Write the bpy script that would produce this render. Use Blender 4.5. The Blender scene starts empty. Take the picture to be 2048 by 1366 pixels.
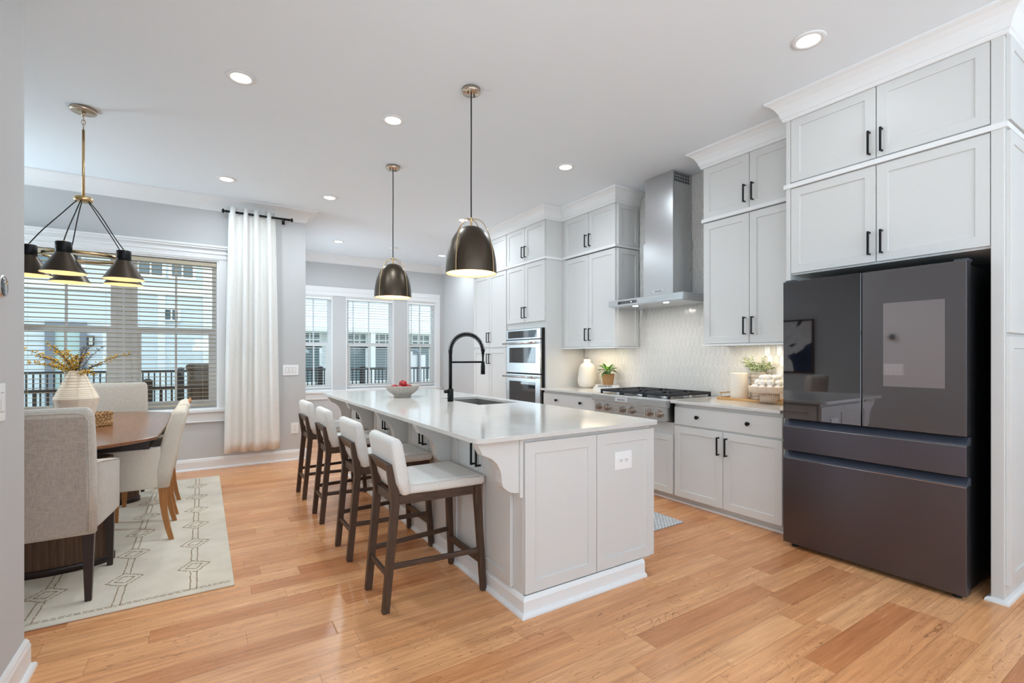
import bpy, bmesh, math, random
from mathutils import Vector, Matrix

random.seed(7)
S = bpy.context.scene
COL = S.collection
PI = math.pi
TH = math.radians(32.642)
SN, CS = math.sin(TH), math.cos(TH)

# ------------------------------------------------------------------ camera
cd = bpy.data.cameras.new('camera')
cam = bpy.data.objects.new('camera', cd)
COL.objects.link(cam)
cam.location = (0, 0, 1.30)
cam.rotation_euler = (PI / 2, 0, -TH)
cd.sensor_width = 36
cd.lens = 36 * 965.33 / 2048
cd.shift_y = 29.73 / 2048
cd.clip_start = 0.02
S.camera = cam

# ------------------------------------------------------------------ world, exposure
S.view_settings.view_transform = 'Standard'
S.view_settings.look = 'None'
S.view_settings.exposure = 0.31
S.view_settings.gamma = 1.0
S.view_settings.use_curve_mapping = False
S.cycles.use_denoising = True
S.cycles.max_bounces = 10
S.cycles.diffuse_bounces = 6
S.cycles.glossy_bounces = 4
S.cycles.transparent_max_bounces = 12
S.cycles.sample_clamp_indirect = 5.0
S.cycles.caustics_reflective = False
S.cycles.caustics_refractive = False

W = bpy.data.worlds.new('sky')
S.world = W
W.use_nodes = True
wn = W.node_tree
wn.nodes.clear()
wo = wn.nodes.new('ShaderNodeOutputWorld')
wb = wn.nodes.new('ShaderNodeBackground')
wt = wn.nodes.new('ShaderNodeTexCoord')
ws = wn.nodes.new('ShaderNodeSeparateXYZ')
wr = wn.nodes.new('ShaderNodeValToRGB')
wr.color_ramp.elements[0].position = 0.0
wr.color_ramp.elements[0].color = (0.80, 0.90, 0.98, 1)
wr.color_ramp.elements[1].position = 0.9
wr.color_ramp.elements[1].color = (0.62, 0.82, 1.0, 1)
wn.links.new(wt.outputs['Generated'], ws.inputs[0])
wn.links.new(ws.outputs['Z'], wr.inputs[0])
wn.links.new(wr.outputs[0], wb.inputs[0])
wb.inputs[1].default_value = 1.75
wn.links.new(wb.outputs[0], wo.inputs[0])


def area_light(name, loc, rot, sx, sy, power, color=(1, 1, 1), shape='RECTANGLE', parent=None, spread=None):
    ld = bpy.data.lights.new(name, 'AREA')
    ld.shape = shape
    ld.size = sx
    if shape in ('RECTANGLE', 'ELLIPSE'):
        ld.size_y = sy
    ld.energy = power
    ld.color = color
    if spread is not None:
        ld.spread = spread
    o = bpy.data.objects.new(name, ld)
    COL.objects.link(o)
    o.location = loc
    o.rotation_euler = rot
    if parent is not None:
        o.parent = parent
    return o


# fill light at added, unseen windows behind the camera, tilted up to the ceiling
XL_, XN_ = -0.62, 1.10
FILL_COLOR = (0.70,0.88,1.0)
for i, xc in enumerate((0.35, 1.75, 3.15)):
    area_light('fill_front', (xc, -3.95, 1.65), (PI / 2 + 1.38, 0, 0), 1.2, 2.1, 80, FILL_COLOR)
for i, yc in enumerate((-2.6, -0.9, 0.6)):
    area_light('fill_side', (XL_ - 0.20, yc, 1.65), (0, -PI / 2 - 0.55, 0), 2.1, 1.1, 15, FILL_COLOR)  # fill light at added left-wall windows, out of view
area_light('fill_dining', (-3.22, 6.05, 1.6), (0, -PI / 2 - 0.05, 0), 1.9, 0.7, 58, FILL_COLOR)  # fill light at an added window in the hidden dining wall
# fill light at an added, unseen window in the nook wall
area_light('fill_breakfast', (XN_ - 0.22, 7.95, 1.55), (0, -PI / 2 - 0.35, 0), 1.8, 1.5, 26, FILL_COLOR)
CAN_POWER = 9
CAN_COLOR = (0.80,0.92,1.0)


# ------------------------------------------------------------------ colours and materials
def lin(c):
    c = c / 255.0
    return c / 12.92 if c <= 0.04045 else ((c + 0.055) / 1.055) ** 2.4


def rgb(r, g, b):
    return (lin(r), lin(g), lin(b), 1.0)


class NT:
    def __init__(s, name):
        s.m = bpy.data.materials.new(name)
        s.m.use_nodes = True
        s.t = s.m.node_tree
        s.b = s.t.nodes['Principled BSDF']
        s.out = s.t.nodes['Material Output']

    def n(s, kind, **kw):
        x = s.t.nodes.new(kind)
        for k, v in kw.items():
            setattr(x, k, v)
        return x

    def l(s, a, b):
        s.t.links.new(a, b)

    def math(s, op, a, b=None, c=None):
        x = s.n('ShaderNodeMath', operation=op)
        for i, v in enumerate((a, b, c)):
            if v is None:
                continue
            if isinstance(v, (int, float)):
                x.inputs[i].default_value = v
            else:
                s.l(v, x.inputs[i])
        return x.outputs[0]

    def comb(s, a, b, c=0.0):
        x = s.n('ShaderNodeCombineXYZ')
        for i, v in enumerate((a, b, c)):
            if isinstance(v, (int, float)):
                x.inputs[i].default_value = v
            else:
                s.l(v, x.inputs[i])
        return x.outputs[0]

    def ramp(s, fac, stops, interp='LINEAR'):
        r = s.n('ShaderNodeValToRGB')
        r.color_ramp.interpolation = interp
        e = r.color_ramp.elements
        while len(e) < len(stops):
            e.new(0.5)
        for i, (p, c) in enumerate(stops):
            e[i].position = p
            e[i].color = c if len(c) == 4 else (*c, 1)
        s.l(fac, r.inputs[0])
        return r.outputs[0]

    def mix(s, fac, a, b, mode='MIX'):
        x = s.n('ShaderNodeMix', data_type='RGBA', blend_type=mode)
        for sock, v in ((x.inputs[0], fac), (x.inputs[6], a), (x.inputs[7], b)):
            if isinstance(v, (int, float)):
                sock.default_value = v
            elif isinstance(v, tuple):
                sock.default_value = v
            else:
                s.l(v, sock)
        return x.outputs[2]

    def noise(s, vec, scale, detail=3.0, rough=0.5, dist=0.0):
        x = s.n('ShaderNodeTexNoise')
        x.inputs['Scale'].default_value = scale
        x.inputs['Detail'].default_value = detail
        x.inputs['Roughness'].default_value = rough
        x.inputs['Distortion'].default_value = dist
        if vec is not None:
            s.l(vec, x.inputs['Vector'])
        return x.outputs[0]

    def coord(s, which='Object'):
        return s.n('ShaderNodeTexCoord').outputs[which]

    def scaled(s, vec, sc):
        x = s.n('ShaderNodeMapping')
        x.inputs['Scale'].default_value = sc
        s.l(vec, x.inputs[0])
        return x.outputs[0]

    def bump(s, h, strength=0.2, dist=0.01):
        x = s.n('ShaderNodeBump')
        x.inputs['Strength'].default_value = strength
        x.inputs['Distance'].default_value = dist
        s.l(h, x.inputs['Height'])
        s.l(x.outputs[0], s.b.inputs['Normal'])


def mat(name, col, rough=0.5, metal=0.0, spec=0.5, bump=None, var=None, coat=0.0, aniso=None):
    k = NT(name)
    k.b.inputs['Base Color'].default_value = col
    k.b.inputs['Roughness'].default_value = rough
    k.b.inputs['Metallic'].default_value = metal
    k.b.inputs['Specular IOR Level'].default_value = spec
    if coat:
        k.b.inputs['Coat Weight'].default_value = coat
        k.b.inputs['Coat Roughness'].default_value = 0.05
    if var:
        sc, amt = var
        f = k.noise(k.coord(), sc, 4)
        d = tuple(c * (1 - amt) for c in col[:3]) + (1,)
        u = tuple(min(1, c * (1 + amt)) for c in col[:3]) + (1,)
        k.l(k.ramp(f, [(0.3, d), (0.7, u)]), k.b.inputs['Base Color'])
    if bump:
        sc, st = bump[:2]
        k.bump(k.noise(k.coord(), sc, 3), st, bump[2] if len(bump) > 2 else 0.003)
    return k.m


def emit(name, col, strength):
    k = NT(name)
    k.b.inputs['Base Color'].default_value = col
    k.b.inputs['Emission Color'].default_value = col
    k.b.inputs['Emission Strength'].default_value = strength
    return k.m


def wood(name, c1, c2, rough=0.4, along=2, scale=1.0, coat=0.0):
    k = NT(name)
    sc = [22 * scale] * 3
    sc[along] = 1.6 * scale
    v = k.scaled(k.coord(), tuple(sc))
    f = k.noise(v, 3.0, 6, 0.6, 0.6)
    k.l(k.ramp(f, [(0.28, c1), (0.72, c2)]), k.b.inputs['Base Color'])
    k.b.inputs['Roughness'].default_value = rough
    if coat:
        k.b.inputs['Coat Weight'].default_value = coat
        k.b.inputs['Coat Roughness'].default_value = 0.12
    k.bump(f, 0.12, 0.002)
    return k.m


def fabric(name, c, dark=0.82, scale=1.0, rough=0.95):
    k = NT(name)
    o = k.coord()
    a = k.noise(k.scaled(o, (500 * scale, 500 * scale, 40 * scale)), 1.0, 2)
    b = k.noise(k.scaled(o, (60 * scale, 60 * scale, 500 * scale)), 1.0, 2)
    f = k.math('MULTIPLY', k.math('ADD', a, b), 0.5)
    d = tuple(x * dark for x in c[:3]) + (1,)
    k.l(k.ramp(f, [(0.38, d), (0.60, c)]), k.b.inputs['Base Color'])
    k.b.inputs['Roughness'].default_value = rough
    k.b.inputs['Specular IOR Level'].default_value = 0.15
    k.b.inputs['Sheen Weight'].default_value = 0.15
    k.bump(f, 0.25, 0.002)
    return k.m


def brushed(name, col, rough=0.28, axis=1, strength=0.012):
    k = NT(name)
    sc = [400] * 3
    sc[axis] = 4
    f = k.noise(k.scaled(k.coord(), tuple(sc)), 1.0, 2)
    k.b.inputs['Base Color'].default_value = col
    k.b.inputs['Metallic'].default_value = 1.0
    k.l(k.math('ADD', k.math('MULTIPLY', f, 0.06), rough - 0.03), k.b.inputs['Roughness'])
    k.bump(f, strength, 0.001)
    return k.m


def glass_mat(name, tint=(1, 1, 1, 1), gloss=0.06):
    k = NT(name)
    tr = k.n('ShaderNodeBsdfTransparent')
    tr.inputs[0].default_value = tint
    gl = k.n('ShaderNodeBsdfGlossy')
    gl.inputs['Roughness'].default_value = 0.01
    lw = k.n('ShaderNodeLayerWeight')
    lw.inputs[0].default_value = 0.35
    mx = k.n('ShaderNodeMixShader')
    k.l(k.math('MULTIPLY', lw.outputs['Fresnel'], gloss * 8), mx.inputs[0])
    k.l(tr.outputs[0], mx.inputs[1])
    k.l(gl.outputs[0], mx.inputs[2])
    k.l(mx.outputs[0], k.out.inputs[0])
    return k.m


def floor_mat():
    k = NT('hickory_planks')
    WD, LN = 0.127, 1.75
    sp = k.n('ShaderNodeSeparateXYZ')
    k.l(k.coord(), sp.inputs[0])
    x, y = sp.outputs[0], sp.outputs[1]
    yr = k.math('DIVIDE', y, WD)
    row = k.math('FLOOR', yr)
    wn1 = k.n('ShaderNodeTexWhiteNoise', noise_dimensions='1D')
    k.l(row, wn1.inputs['W'])
    xo = k.math('ADD', k.math('DIVIDE', x, LN), k.math('MULTIPLY', wn1.outputs[0], 13.7))
    col = k.math('FLOOR', xo)
    fx = k.math('FRACT', xo)
    w2 = k.n('ShaderNodeTexWhiteNoise', noise_dimensions='3D')
    k.l(k.comb(row, col, 3.3), w2.inputs['Vector'])
    split = k.math('ADD', k.math('MULTIPLY', w2.outputs[0], 0.4), 0.3)
    sub = k.math('GREATER_THAN', fx, split)
    w3 = k.n('ShaderNodeTexWhiteNoise', noise_dimensions='3D')
    k.l(k.comb(row, col, sub), w3.inputs['Vector'])
    v = w3.outputs[0]
    base = k.ramp(v, [(0.0, rgb(196, 128, 82)), (0.12, rgb(213, 149, 101)), (0.45, rgb(225, 163, 113)),
                      (0.75, rgb(230, 171, 122)), (1.0, rgb(218, 153, 104))])
    off = k.math('MULTIPLY', v, 37.0)
    gv = k.comb(k.math('ADD', k.math('MULTIPLY', x, 2.2), off), k.math('MULTIPLY', y, 42.0), off)
    g1 = k.noise(gv, 1.0, 5, 0.6, 0.3)
    base = k.mix(0.65, base, k.ramp(g1, [(0.28, (0.60, 0.52, 0.46, 1)), (0.60, (1.1, 1.08, 1.05, 1))]), 'MULTIPLY')
    # cathedral figure
    cv = k.comb(k.math('ADD', k.math('MULTIPLY', x, 1.9), off), k.math('ADD', k.math('MULTIPLY', y, 8.5), off), off)
    c1 = k.noise(cv, 1.0, 3, 0.55, 0.5)
    fr = k.math('FRACT', k.math('MULTIPLY', c1, 16.0))
    line = k.math('LESS_THAN', k.math('ABSOLUTE', k.math('SUBTRACT', fr, 0.5)), 0.042)
    msk = k.ramp(k.noise(cv, 0.55, 2), [(0.38, (0, 0, 0, 1)), (0.50, (1, 1, 1, 1))])
    brk = k.ramp(k.noise(gv, 0.7, 2), [(0.40, (0, 0, 0, 1)), (0.56, (1, 1, 1, 1))])
    lf = k.math('MULTIPLY', k.math('MULTIPLY', line, msk), k.math('ADD', k.math('MULTIPLY', brk, 0.40), 0.10))
    base = k.mix(lf, base, rgb(104, 66, 40))
    # broad dark smudges and knots
    sm = k.ramp(k.noise(k.comb(k.math('MULTIPLY', x, 1.3), k.math('MULTIPLY', y, 6.0), off), 1.4, 3),
                [(0.60, (0, 0, 0, 1)), (0.80, (1, 1, 1, 1))])
    base = k.mix(k.math('MULTIPLY', sm, 0.55), base, rgb(164, 98, 56))
    # joints
    fy = k.math('FRACT', yr)
    ey = k.math('MULTIPLY', k.math('SUBTRACT', 0.5, k.math('ABSOLUTE', k.math('SUBTRACT', fy, 0.5))), WD)
    e0 = k.math('MULTIPLY', k.math('SUBTRACT', 0.5, k.math('ABSOLUTE', k.math('SUBTRACT', fx, 0.5))), LN)
    e1 = k.math('MULTIPLY', k.math('ABSOLUTE', k.math('SUBTRACT', fx, split)), LN)
    em = k.math('MINIMUM', ey, k.math('MINIMUM', e0, e1))
    gr = k.math('LESS_THAN', em, 0.0011)
    base = k.mix(k.math('MULTIPLY', gr, 0.45), base, rgb(92, 58, 36))
    k.l(base, k.b.inputs['Base Color'])
    k.l(k.math('ADD', k.math('MULTIPLY', g1, 0.16), 0.17), k.b.inputs['Roughness'])
    k.b.inputs['Specular IOR Level'].default_value = 0.45
    edge = k.math('MINIMUM', k.math('DIVIDE', em, 0.004), 1.0)
    und = k.noise(k.comb(k.math('MULTIPLY', x, 3.0), k.math('MULTIPLY', y, 9.0), off), 1.0, 2)
    h = k.math('ADD', k.math('MULTIPLY', edge, 0.5), k.math('ADD', k.math('MULTIPLY', und, 1.0), k.math('MULTIPLY', g1, 0.12)))
    k.bump(h, 0.22, 0.0035)
    return k.m


def siding_mat(name, c, pitch=0.17):
    k = NT(name)
    sp = k.n('ShaderNodeSeparateXYZ')
    k.l(k.coord(), sp.inputs[0])
    f = k.math('FRACT', k.math('DIVIDE', sp.outputs[2], pitch))
    d = tuple(x * 0.72 for x in c[:3]) + (1,)
    k.l(k.ramp(f, [(0.0, d), (0.07, d), (0.10, c), (1.0, c)]), k.b.inputs['Base Color'])
    k.b.inputs['Roughness'].default_value = 0.7
    k.bump(k.math('SUBTRACT', 1.0, f), 0.6, 0.02)
    return k.m


def art_mat():
    k = NT('abstract_paint')
    o = k.coord('Generated')
    n1 = k.noise(k.scaled(o, (1, 1.6, 1.3)), 1.5, 3, 0.45, 0.7)
    n2 = k.noise(k.scaled(o, (3, 2.4, 2.0)), 1.2, 4, 0.5, 1.2)
    a = k.ramp(n2, [(0.3, rgb(205, 200, 196)), (0.6, rgb(226, 222, 218)), (0.8, rgb(186, 178, 176))])
    navy = k.ramp(n2, [(0.35, rgb(26, 34, 54)), (0.62, rgb(40, 54, 84)), (0.75, rgb(110, 140, 170))])
    m_ = k.ramp(n1, [(0.455, (0, 0, 0, 1)), (0.47, (1, 1, 1, 1))])
    k.l(k.mix(m_, a, navy), k.b.inputs['Base Color'])
    k.b.inputs['Roughness'].default_value = 0.6
    return k.m


def apple_mat():
    k = NT('apple_skin')
    f = k.noise(k.scaled(k.coord(), (14, 14, 5)), 1.0, 4)
    k.l(k.ramp(f, [(0.30, rgb(120, 8, 18)), (0.6, rgb(186, 20, 34)), (0.8, rgb(226, 150, 90))]), k.b.inputs['Base Color'])
    k.b.inputs['Roughness'].default_value = 0.25
    return k.m


def weave_mat(name, c1, c2, sc=160.0):
    k = NT(name)
    ch = k.n('ShaderNodeTexChecker')
    o = k.coord()
    ch.inputs['Scale'].default_value = sc
    ch.inputs['Color1'].default_value = c1
    ch.inputs['Color2'].default_value = c2
    k.l(o, ch.inputs['Vector'])
    n = k.noise(o, 90, 3)
    k.l(k.mix(0.5, ch.outputs[0], k.ramp(n, [(0.35, c2), (0.65, c1)])), k.b.inputs['Base Color'])
    k.b.inputs['Roughness'].default_value = 0.8
    k.bump(ch.outputs[1], 0.5, 0.004)
    return k.m


M = dict(
    wall=mat('grey_wall_paint', rgb(198, 198, 198), 0.85, spec=0.2, bump=(220, 0.03)),
    ceil=mat('white_ceiling_paint', rgb(235, 242, 248), 0.9, spec=0.1),
    trim=mat('white_trim_paint', rgb(233, 233, 233), 0.42, spec=0.4),
    cab=mat('white_cabinet_paint', rgb(213, 212, 210), 0.42, spec=0.4),
    quartz=mat('white_quartz', rgb(210, 207, 203), 0.11, spec=0.5, var=(9, 0.02)),
    floor=floor_mat(),
    tile=mat('glazed_tile', rgb(226, 224, 220), 0.12, spec=0.55, bump=(26, 0.10, 0.006)),
    grout=mat('white_grout', rgb(250, 249, 247), 0.9),
    steel=brushed('brushed_steel', (0.62, 0.63, 0.64, 1), 0.27, 1),
    steelv=brushed('brushed_steel_vertical', (0.60, 0.60, 0.61, 1), 0.24, 2, 0.01),
    sinkst=mat('satin_sink_steel', (0.36, 0.345, 0.33, 1), 0.38, 0.9),
    badge=mat('silver_badge', rgb(214, 214, 216), 0.35, 0.3),
    chrome=mat('chrome', (0.8, 0.8, 0.8, 1), 0.08, 1.0),
    dark=mat('dark_void', rgb(18, 17, 17), 0.8),
    black=mat('matte_black_metal', rgb(24, 25, 28), 0.42, 0.6),
    iron=mat('cast_iron', rgb(38, 40, 46), 0.55, 0.2, bump=(150, 0.1)),
    bronze=mat('aged_bronze', (0.085, 0.066, 0.050, 1), 0.37, 0.95, var=(6, 0.18)),
    brass=mat('brushed_brass', (0.62, 0.44, 0.23, 1), 0.28, 1.0),
    nickel=mat('champagne_nickel', (0.60, 0.50, 0.40, 1), 0.25, 1.0),
    shade_in=mat('cream_shade_lining', rgb(246, 224, 184), 0.6),
    cord=mat('black_cord', rgb(22, 18, 16), 0.7),
    fab_w=fabric('white_linen', rgb(226, 224, 220), 0.90),
    fab_b=fabric('oatmeal_linen', rgb(205, 197, 187), 0.78, 0.6),
    fab_shade=fabric('oatmeal_linen_shaded', rgb(186, 174, 163), 0.74, 0.6),  # oatmeal linen darkened: shade of the armchair backs put into the colour
    fab_c=fabric('cream_linen', rgb(220, 211, 197), 0.90),
    curtain=fabric('white_curtain_linen', rgb(238, 237, 234), 0.93, 0.5),
    walnut=wood('dark_walnut', rgb(52, 36, 27), rgb(88, 65, 50), 0.42, 2),
    walnut_x=wood('dark_walnut_rail', rgb(52, 36, 27), rgb(86, 64, 50), 0.42, 0),
    espresso=mat('espresso_wood', rgb(44, 30, 28), 0.35),
    oak=wood('honey_oak', rgb(158, 100, 48), rgb(186, 126, 68), 0.4, 2),
    tabletop=wood('walnut_tabletop', rgb(112, 72, 46), rgb(146, 98, 66), 0.28, 1, 0.8, coat=0.3),
    tablebase=wood('walnut_fluted', rgb(74, 50, 34), rgb(108, 76, 54), 0.45, 2),
    rug=mat('cream_wool', rgb(222, 212, 196), 0.95, spec=0.1, bump=(260, 0.5, 0.006), var=(5, 0.08)),
    rugline=mat('taupe_yarn', rgb(160, 138, 114), 0.95, spec=0.1, bump=(200, 0.4)),
    mat_w=weave_mat('grey_woven_mat', rgb(228, 228, 227), rgb(140, 142, 146), 58),
    glass=glass_mat('window_glass'),
    blind=mat('backlit_blind_slats', rgb(186, 175, 154), 0.5, spec=0.3),  # white slats; their backlit shade is mixed into this beige
    blindw=mat('white_blind_slats', rgb(240, 240, 238), 0.5, spec=0.3),
    vinyl=mat('white_window_vinyl', rgb(238, 238, 238), 0.4),
    plastic=mat('white_plastic', rgb(240, 240, 240), 0.3),
    gap=mat('grey_shadow_gap', rgb(150, 150, 150), 0.7),
    slot=mat('dark_slot', rgb(40, 38, 38), 0.6),
    fridge_glass=mat('charcoal_fridge_glass', (0.22, 0.213, 0.226, 1), 0.025, 1.0, 0.5),
    fridge_steel=brushed('black_stainless', (0.130, 0.126, 0.152, 1), 0.30, 1, 0.008),
    fridge_side=mat('black_fridge_side', rgb(14, 14, 17), 0.45),
    fridge_lip=mat('dark_blue_steel_lip', rgb(62, 66, 78), 0.35, 0.2),
    screen=mat('pale_screen_glass', (0.47, 0.44, 0.46, 1), 0.035, 1.0, 0.5),
    oven_glass=mat('oven_glass', rgb(34, 38, 42), 0.03, 0.0, 1.0, coat=0.8),
    red=mat('red_medallion', rgb(150, 20, 30), 0.3),
    knob=mat('satin_bronze_knob', (0.40, 0.33, 0.28, 1), 0.32, 1.0),
    lens=emit('lit_lens', (1.0, 0.97, 0.93, 1), 7.0),
    bulb=emit('warm_bulb', (1.0, 0.80, 0.50, 1), 9.0),
    ledglow=emit('led_dot', (0.85, 0.93, 1.0, 1), 4.0),
    stone=mat('speckled_grey_stone', rgb(172, 165, 157), 0.75, bump=(260, 0.5, 0.004), var=(170, 0.28)),
    apple=apple_mat(),
    stem=mat('brown_stem', rgb(84, 60, 40), 0.7),
    paper=mat('cream_paper_ceramic', rgb(236, 224, 206), 0.75, bump=(60, 0.1)),
    cream=mat('cream_ceramic', rgb(230, 223, 211), 0.55),
    seagrass=weave_mat('seagrass', rgb(206, 172, 124), rgb(132, 92, 52), 60),
    basketw=weave_mat('woven_basket', rgb(206, 160, 110), rgb(140, 96, 58), 190),
    yellow=mat('yellow_berries', rgb(206, 164, 34), 0.6),
    twig=mat('dark_twig', rgb(66, 52, 40), 0.8),
    leaf=mat('bright_green_leaf', rgb(92, 150, 34), 0.4, var=(30, 0.3)),
    leafd=mat('deep_green_leaf', rgb(50, 92, 40), 0.4, var=(30, 0.3)),
    euca=mat('eucalyptus_leaf', rgb(172, 188, 146), 0.6, var=(40, 0.35)),
    ribglass=mat('smoky_ribbed_glass', rgb(206, 197, 184), 0.2, 0.0, 0.6),
    bookw=mat('white_book_cover', rgb(232, 231, 228), 0.5),
    bookk=mat('black_book_stripe', rgb(40, 44, 48), 0.5),
    pages=mat('book_pages', rgb(236, 230, 218), 0.9),
    traywood=wood('light_tray_wood', rgb(186, 140, 84), rgb(212, 170, 112), 0.45, 1),
    blush=mat('blush_fluted_wood', rgb(214, 190, 168), 0.6),
    ball=mat('white_wrapped_yarn', rgb(244, 240, 234), 0.8, bump=(70, 0.6, 0.006)),
    siding=siding_mat('pale_blue_siding', rgb(222, 232, 236)),
    siding2=siding_mat('white_siding', rgb(232, 236, 238)),
    exttrim=mat('white_house_trim', rgb(244, 245, 246), 0.6),
    extglass=mat('house_window_glass', rgb(96, 118, 124), 0.08, 0.0, 0.8),
    extgrey=mat('slate_grey_door_frame', rgb(128, 138, 150), 0.5),
    extdoor=mat('pale_teal_door', rgb(190, 214, 210), 0.5),
    rail=mat('dark_bronze_railing', rgb(74, 66, 58), 0.5),
    railk=mat('black_railing', rgb(40, 42, 44), 0.5),
    deck=mat('pale_deck_boards', rgb(226, 222, 214), 0.8),
    grill=mat('taupe_outdoor_cover', rgb(98, 90, 78), 0.8),
    lawn=mat('lawn', rgb(120, 140, 96), 0.9, var=(2, 0.2)),
    art=art_mat(),
    roof=mat('grey_roof', rgb(96, 98, 104), 0.9),
    lanternglass=mat('lantern_glass', rgb(220, 222, 214), 0.1),
)


# ------------------------------------------------------------------ mesh builder
def woff(p):
    v = Vector((0, 0, 0))
    while p is not None:
        v += p.location
        p = p.parent
    return v


class MB:
    def __init__(s):
        s.v, s.f, s.mi, s.sm = [], [], [], []
        s.m = 0

    def add(s, vs, fs, smooth=False):
        b = len(s.v)
        s.v += [tuple(v) for v in vs]
        for f in fs:
            s.f.append([b + i for i in f])
            s.mi.append(s.m)
            s.sm.append(smooth)
        return s

    def box(s, a, b):
        x0, y0, z0 = (min(p, q) for p, q in zip(a, b))
        x1, y1, z1 = (max(p, q) for p, q in zip(a, b))
        return s.add([(x0, y0, z0), (x1, y0, z0), (x1, y1, z0), (x0, y1, z0), (x0, y0, z1), (x1, y0, z1), (x1, y1, z1), (x0, y1, z1)],
                     [(0, 3, 2, 1), (4, 5, 6, 7), (0, 1, 5, 4), (1, 2, 6, 5), (2, 3, 7, 6), (3, 0, 4, 7)])

    def hexa(s, bot, top):
        return s.add(list(bot) + list(top), [(0, 3, 2, 1), (4, 5, 6, 7), (0, 1, 5, 4), (1, 2, 6, 5), (2, 3, 7, 6), (3, 0, 4, 7)])

    def bar(s, p0, p1, w, h, up=(0, 0, 1), w1=None, h1=None):
        p0, p1 = Vector(p0), Vector(p1)
        d = (p1 - p0).normalized()
        u = Vector(up)
        a = d.cross(u)
        if a.length < 1e-5:
            a = d.cross(Vector((0, 1, 0)))
        a.normalize()
        u = a.cross(d).normalized()
        w1 = w if w1 is None else w1
        h1 = h if h1 is None else h1
        q = lambda p, ww, hh: [p - a * ww / 2 - u * hh / 2, p + a * ww / 2 - u * hh / 2, p + a * ww / 2 + u * hh / 2, p - a * ww / 2 + u * hh / 2]
        return s.hexa(q(p0, w, h), q(p1, w1, h1))

    def loft(s, rings, smooth=True, closed_ends=True):
        n = len(rings[0])
        vs = [p for r in rings for p in r]
        fs = []
        for i in range(len(rings) - 1):
            for j in range(n):
                k = (j + 1) % n
                fs.append((i * n + j, i * n + k, (i + 1) * n + k, (i + 1) * n + j))
        s.add(vs, fs, smooth)
        if closed_ends:
            s.add(rings[0], [tuple(range(n))[::-1]])
            s.add(rings[-1], [tuple(range(n))])
        return s

    def tube(s, pts, r, n=8, caps=True, smooth=True):
        pts = [Vector(p) for p in pts]
        rings = []
        prev = None
        for i, p in enumerate(pts):
            t = (pts[min(i + 1, len(pts) - 1)] - pts[max(i - 1, 0)]).normalized()
            if prev is None:
                a = t.cross(Vector((0, 0, 1)))
                if a.length < 1e-4:
                    a = t.cross(Vector((1, 0, 0)))
            else:
                a = prev - t * prev.dot(t)
            a.normalize()
            prev = a
            b = t.cross(a)
            rr = r[i] if isinstance(r, (list, tuple)) else r
            rings.append([p + (a * math.cos(2 * PI * k / n) + b * math.sin(2 * PI * k / n)) * rr for k in range(n)])
        return s.loft(rings, smooth, caps)

    def cyl(s, p0, p1, r, r1=None, n=20):
        return s.tube([p0, p1], [r, r if r1 is None else r1], n)

    def lathe(s, prof, c=(0, 0, 0), n=36, smooth=True, rip=None, axis='z', sx=1.0, sy=1.0):
        rings = []
        for (r, z) in prof:
            ring = []
            for k in range(n):
                a = 2 * PI * k / n
                rr = r * (1 + rip(a, z) if rip else 1)
                u, v = rr * math.cos(a) * sx, rr * math.sin(a) * sy
                if axis == 'z':
                    ring.append((c[0] + u, c[1] + v, c[2] + z))
                elif axis == 'x':
                    ring.append((c[0] + z, c[1] + u, c[2] + v))
                else:
                    ring.append((c[0] + u, c[1] + z, c[2] + v))
            rings.append(ring)
        return s.loft(rings, smooth, False)

    def disc(s, c, r, n=28, axis='z'):
        ps = []
        for k in range(n):
            a = 2 * PI * k / n
            u, v = r * math.cos(a), r * math.sin(a)
            ps.append((c[0] + u, c[1] + v, c[2]) if axis == 'z' else ((c[0], c[1] + u, c[2] + v) if axis == 'x' else (c[0] + u, c[1], c[2] + v)))
        return s.add(ps, [tuple(range(n))])

    def sphere(s, c, r, nu=16, nv=10, sc=(1, 1, 1)):
        prof = [(max(1e-4, r * math.sin(PI * i / nv)), -r * math.cos(PI * i / nv)) for i in range(nv + 1)]
        rings = [[(c[0] + q * math.cos(2 * PI * k / nu) * sc[0], c[1] + q * math.sin(2 * PI * k / nu) * sc[1], c[2] + z * sc[2]) for k in range(nu)] for q, z in prof]
        return s.loft(rings, True, False)

    def prism(s, poly, vec, smooth=False):
        v = Vector(vec)
        n = len(poly)
        a = [Vector(p) for p in poly]
        b = [p + v for p in a]
        s.add(a + b, [tuple(range(n))[::-1], tuple(range(n, 2 * n))])
        s.add(a + b, [(i, (i + 1) % n, n + (i + 1) % n, n + i) for i in range(n)], smooth)
        return s

    def torus(s, c, R, r, n=40, m=8):
        rings = []
        for k in range(n):
            a = 2 * PI * k / n
            rings.append([(c[0] + (R + r * math.cos(2 * PI * j / m)) * math.cos(a), c[1] + (R + r * math.cos(2 * PI * j / m)) * math.sin(a), c[2] + r * math.sin(2 * PI * j / m)) for j in range(m)])
        rings.append(rings[0])
        return s.loft(rings, True, False)

    def sweep(s, path, prof, smooth=False):
        """prof (n outward to the RIGHT of the path, z); path 2D, mitred"""
        P = [Vector(p) for p in path]
        rings = []
        for i, p in enumerate(P):
            def nr(a, b):
                d = (b - a).normalized()
                return Vector((d.y, -d.x))
            if i == 0:
                m = nr(P[0], P[1])
            elif i == len(P) - 1:
                m = nr(P[-2], P[-1])
            else:
                n0, n1 = nr(P[i - 1], p), nr(p, P[i + 1])
                m = n0 + n1
                m = m / max(1e-6, m.length)
                m = m / max(0.2, m.dot(n0))
            rings.append([(p.x + m.x * q, p.y + m.y * q, z) for q, z in prof])
        return s.loft(rings, smooth, True)

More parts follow.
